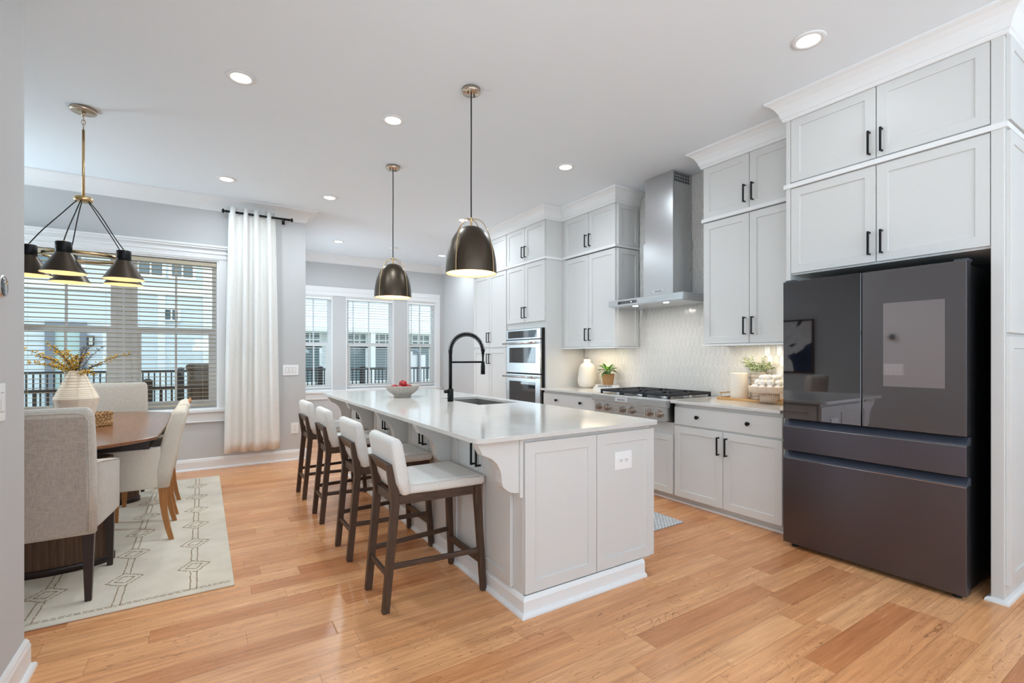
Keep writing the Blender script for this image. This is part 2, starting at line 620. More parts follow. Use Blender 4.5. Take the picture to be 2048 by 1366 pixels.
    def build(s, name, mats, parent=None, bevel=0.0, seg=2, local=False, subsurf=0, weld=True, origin=True):
        if not isinstance(mats, (list, tuple)):
            mats = [mats]
        off = Vector((0, 0, 0))
        if parent is not None and not local:
            off = woff(parent)
        elif parent is None and origin and not local:
            xs = [v[0] for v in s.v]
            ys = [v[1] for v in s.v]
            zs = [v[2] for v in s.v]
            off = Vector(((min(xs) + max(xs)) / 2, (min(ys) + max(ys)) / 2, min(zs)))
        me = bpy.data.meshes.new(name)
        me.from_pydata([(v[0] - off.x, v[1] - off.y, v[2] - off.z) for v in s.v], [], s.f)
        for mm in mats:
            me.materials.append(mm)
        me.polygons.foreach_set('material_index', s.mi)
        me.polygons.foreach_set('use_smooth', s.sm)
        bm = bmesh.new()
        bm.from_mesh(me)
        if weld:
            bmesh.ops.remove_doubles(bm, verts=bm.verts, dist=1e-5)
        bmesh.ops.recalc_face_normals(bm, faces=bm.faces)
        bm.to_mesh(me)
        bm.free()
        o = bpy.data.objects.new(name, me)
        COL.objects.link(o)
        if parent is not None:
            o.parent = parent
        elif not local:
            o.location = off
        if bevel:
            bv = o.modifiers.new('bevel', 'BEVEL')
            bv.width = bevel
            bv.segments = seg
            bv.limit_method = 'ANGLE'
            bv.angle_limit = math.radians(40)
            bv.harden_normals = False
        if subsurf:
            ss = o.modifiers.new('smooth', 'SUBSURF')
            ss.levels = ss.render_levels = subsurf
        return o


def tag(o, label, cat, group=None, kind=None):
    o['label'] = label
    o['category'] = cat
    if group:
        o['group'] = group
    if kind:
        o['kind'] = kind
    return o


def thing(name, label, cat, loc=(0, 0, 0), group=None):
    o = bpy.data.objects.new(name, None)
    COL.objects.link(o)
    o.location = loc
    o.empty_display_size = 0.05
    return tag(o, label, cat, group)


def struct(o):
    o['kind'] = 'structure'
    return o


def dup(root, loc, rotz=None, label=None):
    r = root.copy()
    COL.objects.link(r)
    r.location = loc
    if rotz is not None:
        r.rotation_euler = (0, 0, rotz)
    if label:
        r['label'] = label
    for ch in list(root.children):
        c = ch.copy()
        COL.objects.link(c)
        c.parent = r
        for g in list(ch.children):
            d = g.copy()
            COL.objects.link(d)
            d.parent = c
    return r


def text_part(name, body, size, material, parent, loc, rot, depth=0.0006):
    cu = bpy.data.curves.new('lettering', 'FONT')
    cu.body = body
    cu.size = size
    cu.extrude = depth
    cu.align_x = 'CENTER'
    cu.align_y = 'CENTER'
    t = bpy.data.objects.new('lettering', cu)
    COL.objects.link(t)
    bpy.context.view_layer.update()
    me = bpy.data.meshes.new_from_object(t.evaluated_get(bpy.context.evaluated_depsgraph_get()))
    bpy.data.objects.remove(t)
    me.materials.clear()
    me.materials.append(material)
    o = bpy.data.objects.new(name, me)
    COL.objects.link(o)
    o.parent = parent
    o.location = Vector(loc) - woff(parent)
    o.rotation_euler = rot
    return o


# ------------------------------------------------------------------ the room
CZ = 3.133          # ceiling
XW = 4.18           # kitchen wall
YD = 6.58           # dining wall
YR = 9.15           # breakfast wall
XN = 1.10           # corner where dining wall ends
XL = -0.62          # near left wall


def plate(name, a, b, m):
    return struct(MB().box(a, b).build(name, m))


plate('floor', (-3.2, -4.2, -0.12), (4.4, 9.4, 0.0), M['floor'])
plate('ceiling', (-3.2, -4.2, CZ), (4.4, 9.4, CZ + 0.12), M['ceil'])


def wall_y(name, y0, y1, x0, x1, holes, m):
    """wall across X with rectangular holes (xa, xb, za, zb)"""
    mb = MB()
    x = x0
    for xa, xb, za, zb in sorted(holes):
        mb.box((x, y0, 0), (xa, y1, CZ))
        mb.box((xa, y0, 0), (xb, y1, za))
        mb.box((xa, y0, zb), (xb, y1, CZ))
        x = xb
    mb.box((x, y0, 0), (x1, y1, CZ))
    return struct(mb.build(name, m, weld=False))


DW = (-1.62, 0.155, 0.69, 2.41)
RWS = [(1.375, 1.985, 0.68, 2.40), (2.224, 3.133, 0.68, 2.40), (3.408, 4.015, 0.68, 2.40)]
wall_y('wall_back', YD, YD + 0.15, -3.0, XN, [DW], M['wall'])
wall_y('wall_rear', YR, YR + 0.15, XN - 0.12, XW, RWS, M['wall'])
FWS = [(-0.25, 0.95, 0.5, 2.75), (1.15, 2.35, 0.5, 2.75), (2.55, 3.75, 0.5, 2.75)]  # openings for the added windows behind the camera
wall_y('wall_front', -4.0, -3.85, -0.76, XW, FWS, M['wall'])
mb = MB().box((XN - 0.12, YD + 0.15, 0), (XN, 7.15, CZ)).box((XN - 0.12, 8.75, 0), (XN, YR, CZ))
mb.box((XN - 0.12, 7.15, 0), (XN, 8.75, 0.55)).box((XN - 0.12, 7.15, 2.50), (XN, 8.75, CZ))
struct(mb.build('wall_nook', M['wall'], weld=False))
mb = MB().box((XN - 0.11, 7.15, 0.55), (XN + 0.01, 7.20, 2.50)).box((XN - 0.11, 8.70, 0.55), (XN + 0.01, 8.75, 2.50)).box((XN - 0.11, 7.92, 0.60), (XN + 0.01, 7.98, 2.45))
mb.box((XN - 0.11, 7.20, 2.45), (XN + 0.01, 8.70, 2.50)).box((XN - 0.11, 7.20, 0.55), (XN + 0.01, 8.70, 0.60))
struct(mb.build('window_13', M['trim'], weld=False))  # unseen nook window frame, added for the fill light
plate('wall_right', (XW, -4.0, 0), (XW + 0.15, YR + 0.15, CZ), M['wall'])
SWS = [(-3.2, -2.0), (-1.5, -0.3), (0.0, 1.2)]  # openings added for the side fill light, out of view
mb = MB()
yy = -3.85
for ya, yb in SWS:
    mb.box((XL - 0.14, yy, 0), (XL, ya, CZ)).box((XL - 0.14, ya, 0), (XL, yb, 0.5)).box((XL - 0.14, ya, 2.75), (XL, yb, CZ))
    yy = yb
mb.box((XL - 0.14, yy, 0), (XL, 2.76, CZ))
struct(mb.build('wall_left', M['wall'], weld=False))
mb = MB().box((-3.15, 2.62, 0), (-3.0, 5.68, CZ)).box((-3.15, 6.42, 0), (-3.0, YD + 0.15, CZ))
mb.box((-3.15, 5.68, 0), (-3.0, 6.42, 0.55)).box((-3.15, 5.68, 2.65), (-3.0, 6.42, CZ))
struct(mb.build('wall_dining', M['wall'], weld=False))
mb = MB().box((-3.14, 5.68, 0.55), (-2.99, 5.72, 2.65)).box((-3.14, 6.38, 0.55), (-2.99, 6.42, 2.65)).box((-3.14, 5.72, 2.61), (-2.99, 6.38, 2.65)).box((-3.14, 5.72, 0.55), (-2.99, 6.38, 0.59))
struct(mb.build('window_12', M['trim'], weld=False))  # unseen dining window frame, added for the fill light
plate('wall_partition', (-3.0, 2.62, 0), (XL - 0.14, 2.76, CZ), M['wall'])

CROWN = [(0, CZ - 0.145), (0.010, CZ - 0.145), (0.012, CZ - 0.132), (0.022, CZ - 0.108), (0.040, CZ - 0.078), (0.066, CZ - 0.050),
         (0.098, CZ - 0.028), (0.118, CZ - 0.018), (0.128, CZ - 0.014), (0.130, CZ - 0.001), (0, CZ - 0.001)]
BASE = [(0, 0.0), (0.034, 0.0), (0.033, 0.010), (0.028, 0.018), (0.017, 0.021), (0.017, 0.100), (0.013, 0.112), (0.013, 0.118), (0.006, 0.132), (0, 0.132)]


def trim(name, path, prof, m=None):
    return struct(MB().sweep(path, prof).build(name, m or M['trim']))


trim('trim_1', [(-3.0, 2.76), (-3.0, YD), (XN, YD), (XN, YR), (XW, YR), (XW, 6.65)], CROWN)
trim('baseboard_back', [(-3.0, YD), (XN, YD), (XN, YR), (XW, YR), (XW, 6.64)], BASE)
trim('baseboard_left', [(XL, -3.8), (XL, 2.76), (-2.9, 2.76)], BASE)


# ------------------------------------------------------------------ windows
def casing_window(name, x0, x1, z0, z1, y, case=True):
    fr = MB()
    for a, b in (((x0, y - 0.002, z0), (x0 + 0.018, y + 0.15, z1)), ((x1 - 0.018, y - 0.002, z0), (x1, y + 0.15, z1)),
                 ((x0 + 0.018, y - 0.002, z1 - 0.018), (x1 - 0.018, y + 0.15, z1)), ((x0 + 0.018, y - 0.002, z0), (x1 - 0.018, y + 0.15, z0 + 0.018))):
        fr.box(a, b)
    o = struct(fr.build(name, M['trim']))
    o['kind'] = 'structure'
    return o


def sash_unit(parent, x0, x1, z0, z1, y, mid, muntin=True):
    """double hung: vinyl frame, upper and lower sash, meeting rail, muntin, panes"""
    w = 0.045
    f = MB()
    f.box((x0, y, z0), (x0 + w, y + 0.07, z1)).box((x1 - w, y, z0), (x1, y + 0.07, z1))
    f.box((x0 + w, y, z1 - w), (x1 - w, y + 0.07, z1)).box((x0 + w, y, z0), (x1 - w, y + 0.07, z0 + w))
    f.build('window_frame', M['vinyl'], parent)
    a0, a1 = x0 + w, x1 - w
    u = MB()
    u.box((a0, y + 0.04, mid - 0.02), (a1, y + 0.065, mid + 0.025))
    xm = (a0 + a1) / 2
    if muntin:
        u.box((xm - 0.011, y + 0.046, mid + 0.025), (xm + 0.011, y + 0.060, z1 - w))
    u.build('upper_sash', M['vinyl'], parent)
    lo = MB()
    lo.box((a0, y + 0.005, mid - 0.04), (a1, y + 0.035, mid + 0.012))
    lo.box((a0, y + 0.005, z0 + w), (a0 + 0.035, y + 0.035, mid - 0.04)).box((a1 - 0.035, y + 0.005, z0 + w), (a1, y + 0.035, mid - 0.04))
    lo.box((a0 + 0.035, y + 0.005, z0 + w), (a1 - 0.035, y + 0.035, z0 + w + 0.04))
    if muntin:
        lo.box((xm - 0.011, y + 0.012, z0 + w + 0.04), (xm + 0.011, y + 0.028, mid - 0.04))
    lo.build('lower_sash', M['vinyl'], parent)
    g = MB()
    g.box((a0, y + 0.050, mid + 0.02), (a1, y + 0.056, z1 - w))
    g.build('upper_pane', M['glass'], parent)
    g = MB()
    g.box((a0 + 0.03, y + 0.018, z0 + w + 0.03), (a1 - 0.03, y + 0.022, mid - 0.03))
    g.build('lower_pane', M['glass'], parent)
    g = MB()
    g.box((xm - 0.03, y - 0.006, mid + 0.012), (xm + 0.03, y + 0.02, mid + 0.024))
    g.build('sash_lock', M['vinyl'], parent)


def blind(label, x0, x1, z0, z1, y, wand_x, tilt=5.0, group=None, mt='blind'):
    t = thing('window_blind', label, 'blind', ((x0 + x1) / 2, y, z0), group)
    MB().box((x0, y - 0.028, z1 - 0.045), (x1, y + 0.028, z1)).build('head_rail', M[mt], t, 0.003)
    s = MB()
    n = int((z1 - 0.075 - z0 - 0.02) / 0.0475)
    ta = math.radians(tilt)
    hw = 0.0245
    for i in range(n):
        z = z1 - 0.075 - i * 0.0475
        dy, dz = hw * math.cos(ta), hw * math.sin(ta)
        th = 0.0014
        s.hexa([(x0 + 0.004, y - dy, z + dz - th), (x1 - 0.004, y - dy, z + dz - th), (x1 - 0.004, y + dy, z - dz - th), (x0 + 0.004, y + dy, z - dz - th)],
               [(x0 + 0.004, y - dy, z + dz + th), (x1 - 0.004, y - dy, z + dz + th), (x1 - 0.004, y + dy, z - dz + th), (x0 + 0.004, y + dy, z - dz + th)])
    s.build('slat_panel', M[mt], t, weld=False)
    zb = z1 - 0.075 - n * 0.0475
    MB().box((x0 + 0.004, y - 0.024, zb - 0.006), (x1 - 0.004, y + 0.024, zb + 0.010)).build('bottom_rail', M[mt], t, 0.002)
    c = MB()
    for f in (0.16, 0.84):
        xc = x0 + (x1 - x0) * f
        c.box((xc - 0.001, y - 0.029, zb), (xc + 0.001, y - 0.027, z1 - 0.04))
    c.build('ladder_cord', M[mt], t, weld=False)
    if wand_x:
        MB().cyl((wand_x, y - 0.035, z1 - 0.05), (wand_x, y - 0.035, z1 - 0.85), 0.004, n=8).build('tilt_wand', M['slot'], t)
    return t


# dining window: twin unit
casing_window('trim_2', DW[0], DW[1], DW[2], DW[3], YD)
struct(MB().box((-0.784, YD + 0.074, DW[2] + 0.018), (-0.650, YD + 0.15, DW[3] - 0.018)).build('trim_3', M['trim'], bevel=0.003))
w1 = struct(thing('window_1', 'x', 'x', (-1.2, YD + 0.08, 0.7)))
w2 = struct(thing('window_2', 'x', 'x', (-0.25, YD + 0.08, 0.7)))
for w_ in (w1, w2):
    del w_['label'], w_['category']
sash_unit(w1, -1.60, -0.784, 0.71, 2.39, YD + 0.075, 1.60)
sash_unit(w2, -0.650, 0.137, 0.71, 2.39, YD + 0.075, 1.60)
blind('white slat blind in the left half of the dining window', -1.598, -0.720, 0.72, 2.385, YD + 0.042, None, 7.0)
blind('white slat blind in the right half of the dining window beside the curtain', -0.714, 0.133, 0.72, 2.385, YD + 0.042, None, 7.0)
# casing of the dining window
c = MB()
c.box((DW[0] - 0.085, YD - 0.018, 0.69), (DW[0], YD - 0.001, 2.41)).box((DW[1], YD - 0.018, 0.69), (DW[1] + 0.085, YD - 0.001, 2.41))
c.box((DW[0] - 0.085, YD - 0.020, 2.41), (DW[1] + 0.085, YD - 0.001, 2.535))
c.box((DW[0] - 0.085, YD - 0.027, 2.425), (DW[1] + 0.085, YD - 0.020, 2.440)).box((DW[0] - 0.09, YD - 0.030, 2.480), (DW[1] + 0.09, YD - 0.020, 2.498))
c.box((DW[0] - 0.10, YD - 0.045, 2.535), (DW[1] + 0.10, YD - 0.001, 2.555)).box((DW[0] - 0.11, YD - 0.055, 2.555), (DW[1] + 0.11, YD - 0.001, 2.578))
struct(c.build('trim_4', M['trim'], bevel=0.003, weld=False))
c = MB()
c.box((DW[0] - 0.11, YD - 0.055, 0.660), (DW[1] + 0.10, YD + 0.08, 0.690))
c.box((DW[0] - 0.085, YD - 0.020, 0.545), (DW[1] + 0.085, YD - 0.001, 0.660)).box((DW[0] - 0.085, YD - 0.028, 0.545), (DW[1] + 0.085, YD - 0.020, 0.560))
struct(c.build('trim_5', M['trim'], bevel=0.004, weld=False))
# breakfast windows
for i, (xa, xb, za, zb) in enumerate(RWS):
    casing_window('trim_%d' % (6 + i), xa, xb, za, zb, YR)
    w_ = struct(thing('window_%d' % (3 + i), 'x', 'x', ((xa + xb) / 2, YR + 0.08, za)))
    del w_['label'], w_['category']
    sash_unit(w_, xa + 0.018, xb - 0.018, za + 0.018, zb - 0.018, YR + 0.075, 1.53)
    blind(('white slat blind in the narrow breakfast window beside the grey wall corner',
           'white slat blind in the wide middle breakfast window',
           'white slat blind in the narrow breakfast window behind the fruit bowl')[i],
          xa + 0.02, xb - 0.02, za + 0.02, zb - 0.02, YR + 0.042, (None, xa + 0.13, xa + 0.08)[i], 2.0, None, 'blindw')
c = MB()
XA, XB = 1.29, 4.095
c.box((XA, YR - 0.018, 0.68), (RWS[0][0], YR - 0.001, 2.40)).box((RWS[2][1], YR - 0.018, 0.68), (XB, YR - 0.001, 2.40))
c.box((XA, YR - 0.018, 2.40), (XB, YR - 0.001, 2.475)).box((XA - 0.0, YR - 0.024, 2.475), (XB, YR - 0.001, 2.56))
struct(c.build('trim_9', M['trim'], bevel=0.003, weld=False))
c = MB()
c.box((XA - 0.03, YR - 0.06, 0.640), (XB, YR + 0.08, 0.680)).box((XA, YR - 0.020, 0.525), (XB, YR - 0.001, 0.640))
struct(c.build('trim_10', M['trim'], bevel=0.004, weld=False))
# unseen window frames behind the camera, added for the fill light
for i, (xa, xb, za, zb) in enumerate(FWS):
    c = MB()
    c.box((xa, -3.98, za), (xa + 0.05, -3.84, zb)).box((xb - 0.05, -3.98, za), (xb, -3.84, zb))
    c.box((xa + 0.05, -3.98, zb - 0.05), (xb - 0.05, -3.84, zb)).box((xa + 0.05, -3.98, za), (xb - 0.05, -3.84, za + 0.05))
    c.box((xa + 0.05, -3.93, 1.60), (xb - 0.05, -3.89, 1.64))
    struct(c.build('window_%d' % (6 + i), M['trim'], weld=False))

for i, (ya, yb) in enumerate(SWS):  # unseen left-wall window frames, added for the side fill light
    c = MB()
    c.box((XL - 0.13, ya, 0.5), (XL, ya + 0.05, 2.75)).box((XL - 0.13, yb - 0.05, 0.5), (XL, yb, 2.75))
    c.box((XL - 0.13, ya + 0.05, 2.70), (XL, yb - 0.05, 2.75)).box((XL - 0.13, ya + 0.05, 0.5), (XL, yb - 0.05, 0.55))
    c.box((XL - 0.09, ya + 0.05, 1.60), (XL - 0.05, yb - 0.05, 1.64))
    struct(c.build('window_%d' % (9 + i), M['trim'], weld=False))

# ------------------------------------------------------------------ cabinets
def shaker(mb, face, a0, a1, z0, z1, p, t=0.020, rail=0.060, rec=0.008):
    if face == '-X':
        P = lambda a, z, n: (p + n, a, z)
    else:
        P = lambda a, z, n: (a, p + n, z)
    r = rail
    o = [(a0, z0), (a1, z0), (a1, z1), (a0, z1)]
    i_ = [(a0 + r, z0 + r), (a1 - r, z0 + r), (a1 - r, z1 - r), (a0 + r, z1 - r)]
    vs = [P(a, z, 0) for a, z in o] + [P(a, z, 0) for a, z in i_] + [P(a, z, rec) for a, z in i_] + [P(a, z, t) for a, z in o]
    fs = []
    for k in range(4):
        j = (k + 1) % 4
        fs += [(k, j, 4 + j, 4 + k), (4 + k, 4 + j, 8 + j, 8 + k), (k, 12 + k, 12 + j, j)]
    fs += [(8, 9, 10, 11), (15, 14, 13, 12)]
    mb.add(vs, fs)
    return mb


def pull(parent, face, a, zc, p, L=0.135, m=None):
    mb = MB()
    h = L / 2
    if face == '-X':
        mb.box((p - 0.036, a - 0.0055, zc - h - 0.006), (p - 0.026, a + 0.0055, zc + h + 0.006))
        for z in (zc - h, zc + h):
            mb.box((p - 0.027, a - 0.005, z - 0.005), (p, a + 0.005, z + 0.005))
    return mb.build('bar_pull', m or M['black'], parent, 0.0012)


def knob(parent, a, z, p):
    mb = MB()
    mb.lathe([(0.0001, -0.030), (0.010, -0.030), (0.0155, -0.027), (0.0165, -0.022), (0.014, -0.017), (0.007, -0.012), (0.006, -0.004), (0.010, 0.0), (0.0001, 0.0)], (p, a, z), 20, axis='x')
    return mb.build('knob', M['black'], parent)


G = 0.0025


def door(parent, a0, a1, z0, z1, p, pulls=(), name='door'):
    mb = MB()
    shaker(mb, '-X', a0 + G, a1 - G, z0, z1, p)
    d = mb.build(name, M['cab'], parent, 0.0015, 1)
    for a, z in pulls:
        pull(d, '-X', a, z, p)
    return d


def carcass(parent, xf, y0, y1, z0, z1, name='carcass', xb=XW - 0.012):
    return MB().box((xf, y0, z0), (xb, y1, z1)).build(name, M['cab'], parent, 0.0015, 1)


# --- refrigerator surround
PF = 3.54
e = thing('fridge_surround', 'white panelled enclosure around the dark refrigerator', 'cabinet enclosure', (3.85, 1.3, 0))
MB().box((PF + 0.0, 1.834, 0.0), (XW - 0.012, 1.864, CZ - 0.13)).build('side_panel', M['cab'], e, 0.0015, 1)
MB().box((PF - 0.003, 0.738, 0.0), (XW - 0.012, 0.790, CZ - 0.13)).build('side_panel', M['cab'], e, 0.0015, 1)
MB().box((XW - 0.03, 0.79, 0.0), (XW - 0.012, 1.834, 1.88)).build('back_panel', M['dark'], e)
for z0, z1 in ((0.09, 1.405), (1.425, 2.490), (2.545, 2.99)):
    mb = MB()
    shaker(mb, '-Y', PF + 0.022, XW - 0.03, z0, z1, 0.718, 0.020, 0.062)
    mb.build('end_panel', M['cab'], e, 0.0015, 1)
mb = MB()
mb.sweep([(XW - 0.015, 0.738), (PF - 0.003, 0.738), (PF - 0.003, 0.79), (PF + 0.15, 0.79)][::-1], [(0, 0), (0.022, 0), (0.020, 0.012), (0.012, 0.02), (0, 0.022)])
mb.build('shoe_moulding', M['trim'], e)
for nm, z0, z1, zh in (('upper', 2.542, 2.985, 2.64), ('lower', 1.892, 2.494, 2.01)):
    u = thing('fridge_cabinet', 'white two-door wall cabinet above the refrigerator, %s of the stacked pair' % nm, 'cabinet', (3.86, 1.31, z0 - 0.01), 'cabinets above the refrigerator')
    MB().box((PF + 0.020, 0.791, z0 - 0.012), (XW - 0.031, 1.833, z1 + 0.010)).build('carcass', M['cab'], u, 0.001, 1)
    door(u, 1.312, 1.833, z0, z1, PF, [(1.345, zh)])
    door(u, 0.791, 1.312, z0, z1, PF, [(1.279, zh)])

# --- cabinet to the right of the hood
PU = 3.80


def wall_unit(y0, y1, side, who):
    for nm, z0, z1, zh, b in (('upper', 2.530, 2.985, 2.655, 2.522), ('lower', 1.412, 2.490, 1.555, 1.405)):
        u = thing('wall_cabinet', 'white two-door wall cabinet %s, %s of the stacked pair' % (who, nm), 'cabinet', (4.0, (y0 + y1) / 2, b), 'wall cabinets beside the hood')
        carcass(u, PU + 0.020, y0, y1, b, z1 + 0.008)
        ym = (y0 + y1) / 2
        door(u, ym, y1, z0, z1, PU, [(ym + 0.035, zh)])
        door(u, y0, ym, z0, z1, PU, [(ym - 0.035, zh)])
        if side:
            mb = MB()
            shaker(mb, '-Y', PU + 0.03, XW - 0.03, z0, z1, y0 - 0.018, 0.018, 0.055)
            mb.build('side_panel', M['cab'], u, 0.0015, 1)
        if nm == 'lower':
            MB().box((PU + 0.12, y0 + 0.10, b - 0.010), (PU + 0.16, y1 - 0.10, b)).build('light_bar', M['plastic'], u)
            area_light('under_cabinet_light', Vector((PU + 0.14, ym, b - 0.012)) - woff(u), (0, 0, 0), 0.05, 0.55, 1.7, (1.0, 0.80, 0.55), parent=u)


wall_unit(1.866, 2.735, False, 'between the hood and the refrigerator')
wall_unit(3.838, 4.713, True, 'between the hood and the oven')
struct(MB().box((PU + 0.005, 4.713, 1.41), (XW - 0.012, 4.775, 2.995)).build('trim_11', M['cab']))

# --- tall oven and pantry units
PT = 3.54
u = thing('oven_cabinet', 'tall white cabinet that houses the steel double oven', 'cabinet', (3.86, 5.22, 0), 'tall cabinets by the breakfast area')
mb = MB()
mb.box((PT + 0.02, 4.775, 0.0), (XW - 0.012, 4.805, 2.995)).box((PT + 0.02, 5.640, 0.0), (XW - 0.012, 5.668, 2.995))
mb.box((PT + 0.02, 4.805, 1.658), (XW - 0.012, 5.640, 2.995)).box((PT + 0.02, 4.805, 0.0), (XW - 0.012, 5.640, 0.30))
mb.build('carcass', M['cab'], u, 0.0015, 1)
for z0, z1, zh in ((2.540, 2.985, 2.66), (1.742, 2.500, 1.87)):
    door(u, 5.222, 5.662, z0, z1, PT, [(5.255, zh)])
    door(u, 4.785, 5.222, z0, z1, PT, [(5.189, zh)])
mb = MB()
shaker(mb, '-X', 4.785, 5.662, 0.10, 0.29, PT)
mb.build('drawer', M['cab'], u, 0.0015, 1)
u = thing('pantry_cabinet', 'tall white pantry cabinet beyond the double oven', 'cabinet', (3.86, 6.15, 0), 'tall cabinets by the breakfast area')
carcass(u, PT + 0.02, 5.669, 6.63, 0.0, 2.995)
for z0, z1, zh in ((2.540, 2.985, 2.66), (1.432, 2.500, 1.575), (0.10, 1.405, 1.265)):
    door(u, 6.147, 6.622, z0, z1, PT, [(6.18, zh)])
    door(u, 5.675, 6.147, z0, z1, PT, [(6.114, zh)])

# double oven
ov = thing('double_oven', 'stainless steel double wall oven built into the tall white cabinet', 'oven', (3.6, 5.22, 0.31))
YA, YB = 4.84, 5.60
MB().box((PT - 0.012, 4.808, 0.302), (XW - 0.10, 5.636, 1.656)).build('body', M['dark'], ov)
MB().box((PT - 0.045, YA - 0.02, 1.522), (PT - 0.012, YB, 1.650)).build('control_panel', M['steel'], ov, 0.002)
MB().box((PT - 0.0475, YA + 0.05, 1.540), (PT - 0.0445, YB - 0.05, 1.632)).build('display', M['oven_glass'], ov)
for nm, z0, z1, g0, g1, hz in (('a', 1.085, 1.512, 1.215, 1.415, 1.470), ('b', 0.315, 1.070, 0.42, 0.975, 1.035)):
    d = MB().box((PT - 0.045, YA - 0.02, z0), (PT - 0.012, YB, z1)).build('oven_door', M['steel'], ov, 0.003)
    MB().box((PT - 0.0475, YA + 0.08, g0), (PT - 0.0445, YB - 0.08, g1)).build('oven_window', M['oven_glass'], d)
    h = MB()
    h.cyl((PT - 0.095, YA - 0.01, hz), (PT - 0.095, YB + 0.01, hz), 0.0125, n=14)
    for yy in (YA + 0.03, YB - 0.03):
        h.box((PT - 0.095, yy - 0.012, hz - 0.010), (PT - 0.045, yy + 0.012, hz + 0.010))
    hd = h.build('door_handle', M['steel'], d)
    md = MB()
    md.cyl((PT - 0.1085, YA + 0.075, hz), (PT - 0.1060, YA + 0.075, hz), 0.013, n=16)
    mo = md.build('handle_medallion', M['red'], d)
# --- base cabinets
PB = 3.51


def base_front(parent, y0, y1, knobs):
    carcass(parent, PB + 0.02, y0, y1, 0.068, 0.888)
    MB().box((PB + 0.075, y0, 0.0), (XW - 0.05, y1, 0.068)).build('toe_kick', M['cab'], parent)
    MB().box((PB + 0.055, y0, 0.0), (PB + 0.074, y1, 0.020)).build('shoe_moulding', M['trim'], parent, 0.004)
    mb = MB().box((PB, y0 + 0.008, 0.705), (PB + 0.02, y1 - 0.008, 0.858))
    d = mb.build('drawer', M['cab'], parent, 0.002)
    for k in knobs:
        knob(d, k, 0.785, PB)
    ym = (y0 + y1) / 2
    door(parent, ym, y1 - 0.006, 0.074, 0.690, PB, [(ym + 0.035, 0.575)])
    door(parent, y0 + 0.006, ym, 0.074, 0.690, PB, [(ym - 0.035, 0.575)])


u = thing('base_cabinet', 'white base cabinet with wide drawer between the cooktop and refrigerator', 'cabinet', (3.86, 2.35, 0), 'base cabinets')
base_front(u, 1.867, 2.826, [2.13, 2.58])
u = thing('base_cabinet', 'white base cabinet with wide drawer between the cooktop and tall oven cabinet', 'cabinet', (3.86, 4.3, 0), 'base cabinets')
base_front(u, 3.796, 4.773, [4.07, 4.50])
u = thing('base_cabinet', 'white two-door base cabinet directly under the gas cooktop', 'cabinet', (3.86, 3.31, 0), 'base cabinets')
carcass(u, PB + 0.02, 2.828, 3.794, 0.068, 0.710)
MB().box((PB + 0.075, 2.828, 0.0), (XW - 0.05, 3.794, 0.068)).build('toe_kick', M['cab'], u)
MB().box((PB + 0.055, 2.828, 0.0), (PB + 0.074, 3.794, 0.020)).build('shoe_moulding', M['trim'], u, 0.004)
door(u, 3.31, 3.788, 0.074, 0.605, PB, [(3.345, 0.49)])
door(u, 2.834, 3.31, 0.074, 0.605, PB, [(3.275, 0.49)])

# --- counters on the wall run
mb = MB().box((PB - 0.045, 1.866, 0.889), (XW - 0.010, 2.832, 0.914))
tag(mb.build('countertop', M['quartz'], bevel=0.004), 'white quartz countertop between the cooktop and refrigerator', 'countertop', 'kitchen counters')
mb = MB().box((PB - 0.045, 3.790, 0.889), (XW - 0.010, 4.774, 0.914))
tag(mb.build('countertop', M['quartz'], bevel=0.004), 'white quartz countertop between the cooktop and tall oven cabinet', 'countertop', 'kitchen counters')

# --- crown and mid rails on the cabinets
CC = [(0, 2.985), (0.014, 2.985), (0.020, 2.998), (0.020, 3.006), (0.026, 3.010), (0.036, 3.045), (0.055, 3.080), (0.080, 3.105), (0.100, 3.115), (0.106, 3.120), (0.106, CZ - 0.001), (0, CZ - 0.001)]


def sweep_left(name, path, prof, m):
    # room lies to the left of these paths: reverse so that it lies to the right
    return struct(MB().sweep(path[::-1], prof).build(name, m))


RUN_R = [(XW - 0.012, 0.735), (PF, 0.735), (PF, 1.864), (PU, 1.864), (PU, 2.735), (XW - 0.012, 2.735)]
RUN_L = [(XW - 0.012, 3.838), (PU, 3.838), (PU, 4.775), (PT, 4.775), (PT, 6.63), (XW - 0.012, 6.63)]
sweep_left('trim_12', RUN_R, CC, M['trim'])
sweep_left('trim_13', RUN_L, CC, M['trim'])
MR = [(-0.02, 2.500), (0.012, 2.500), (0.012, 2.530), (-0.02, 2.530)]
sweep_left('trim_14', RUN_R, [(q, z) for q, z in MR], M['trim'])
sweep_left('trim_15', RUN_L, [(q, z + 0.004) for q, z in MR], M['trim'])
LR = [(-0.02, 1.392), (0.010, 1.392), (0.010, 1.408), (-0.02, 1.408)]
sweep_left('trim_16', [(PU, 1.866), (PU, 2.735), (XW - 0.012, 2.735)], LR, M['trim'])
sweep_left('trim_17', [(XW - 0.012, 3.838), (PU, 3.838), (PU, 4.774)], LR, M['trim'])

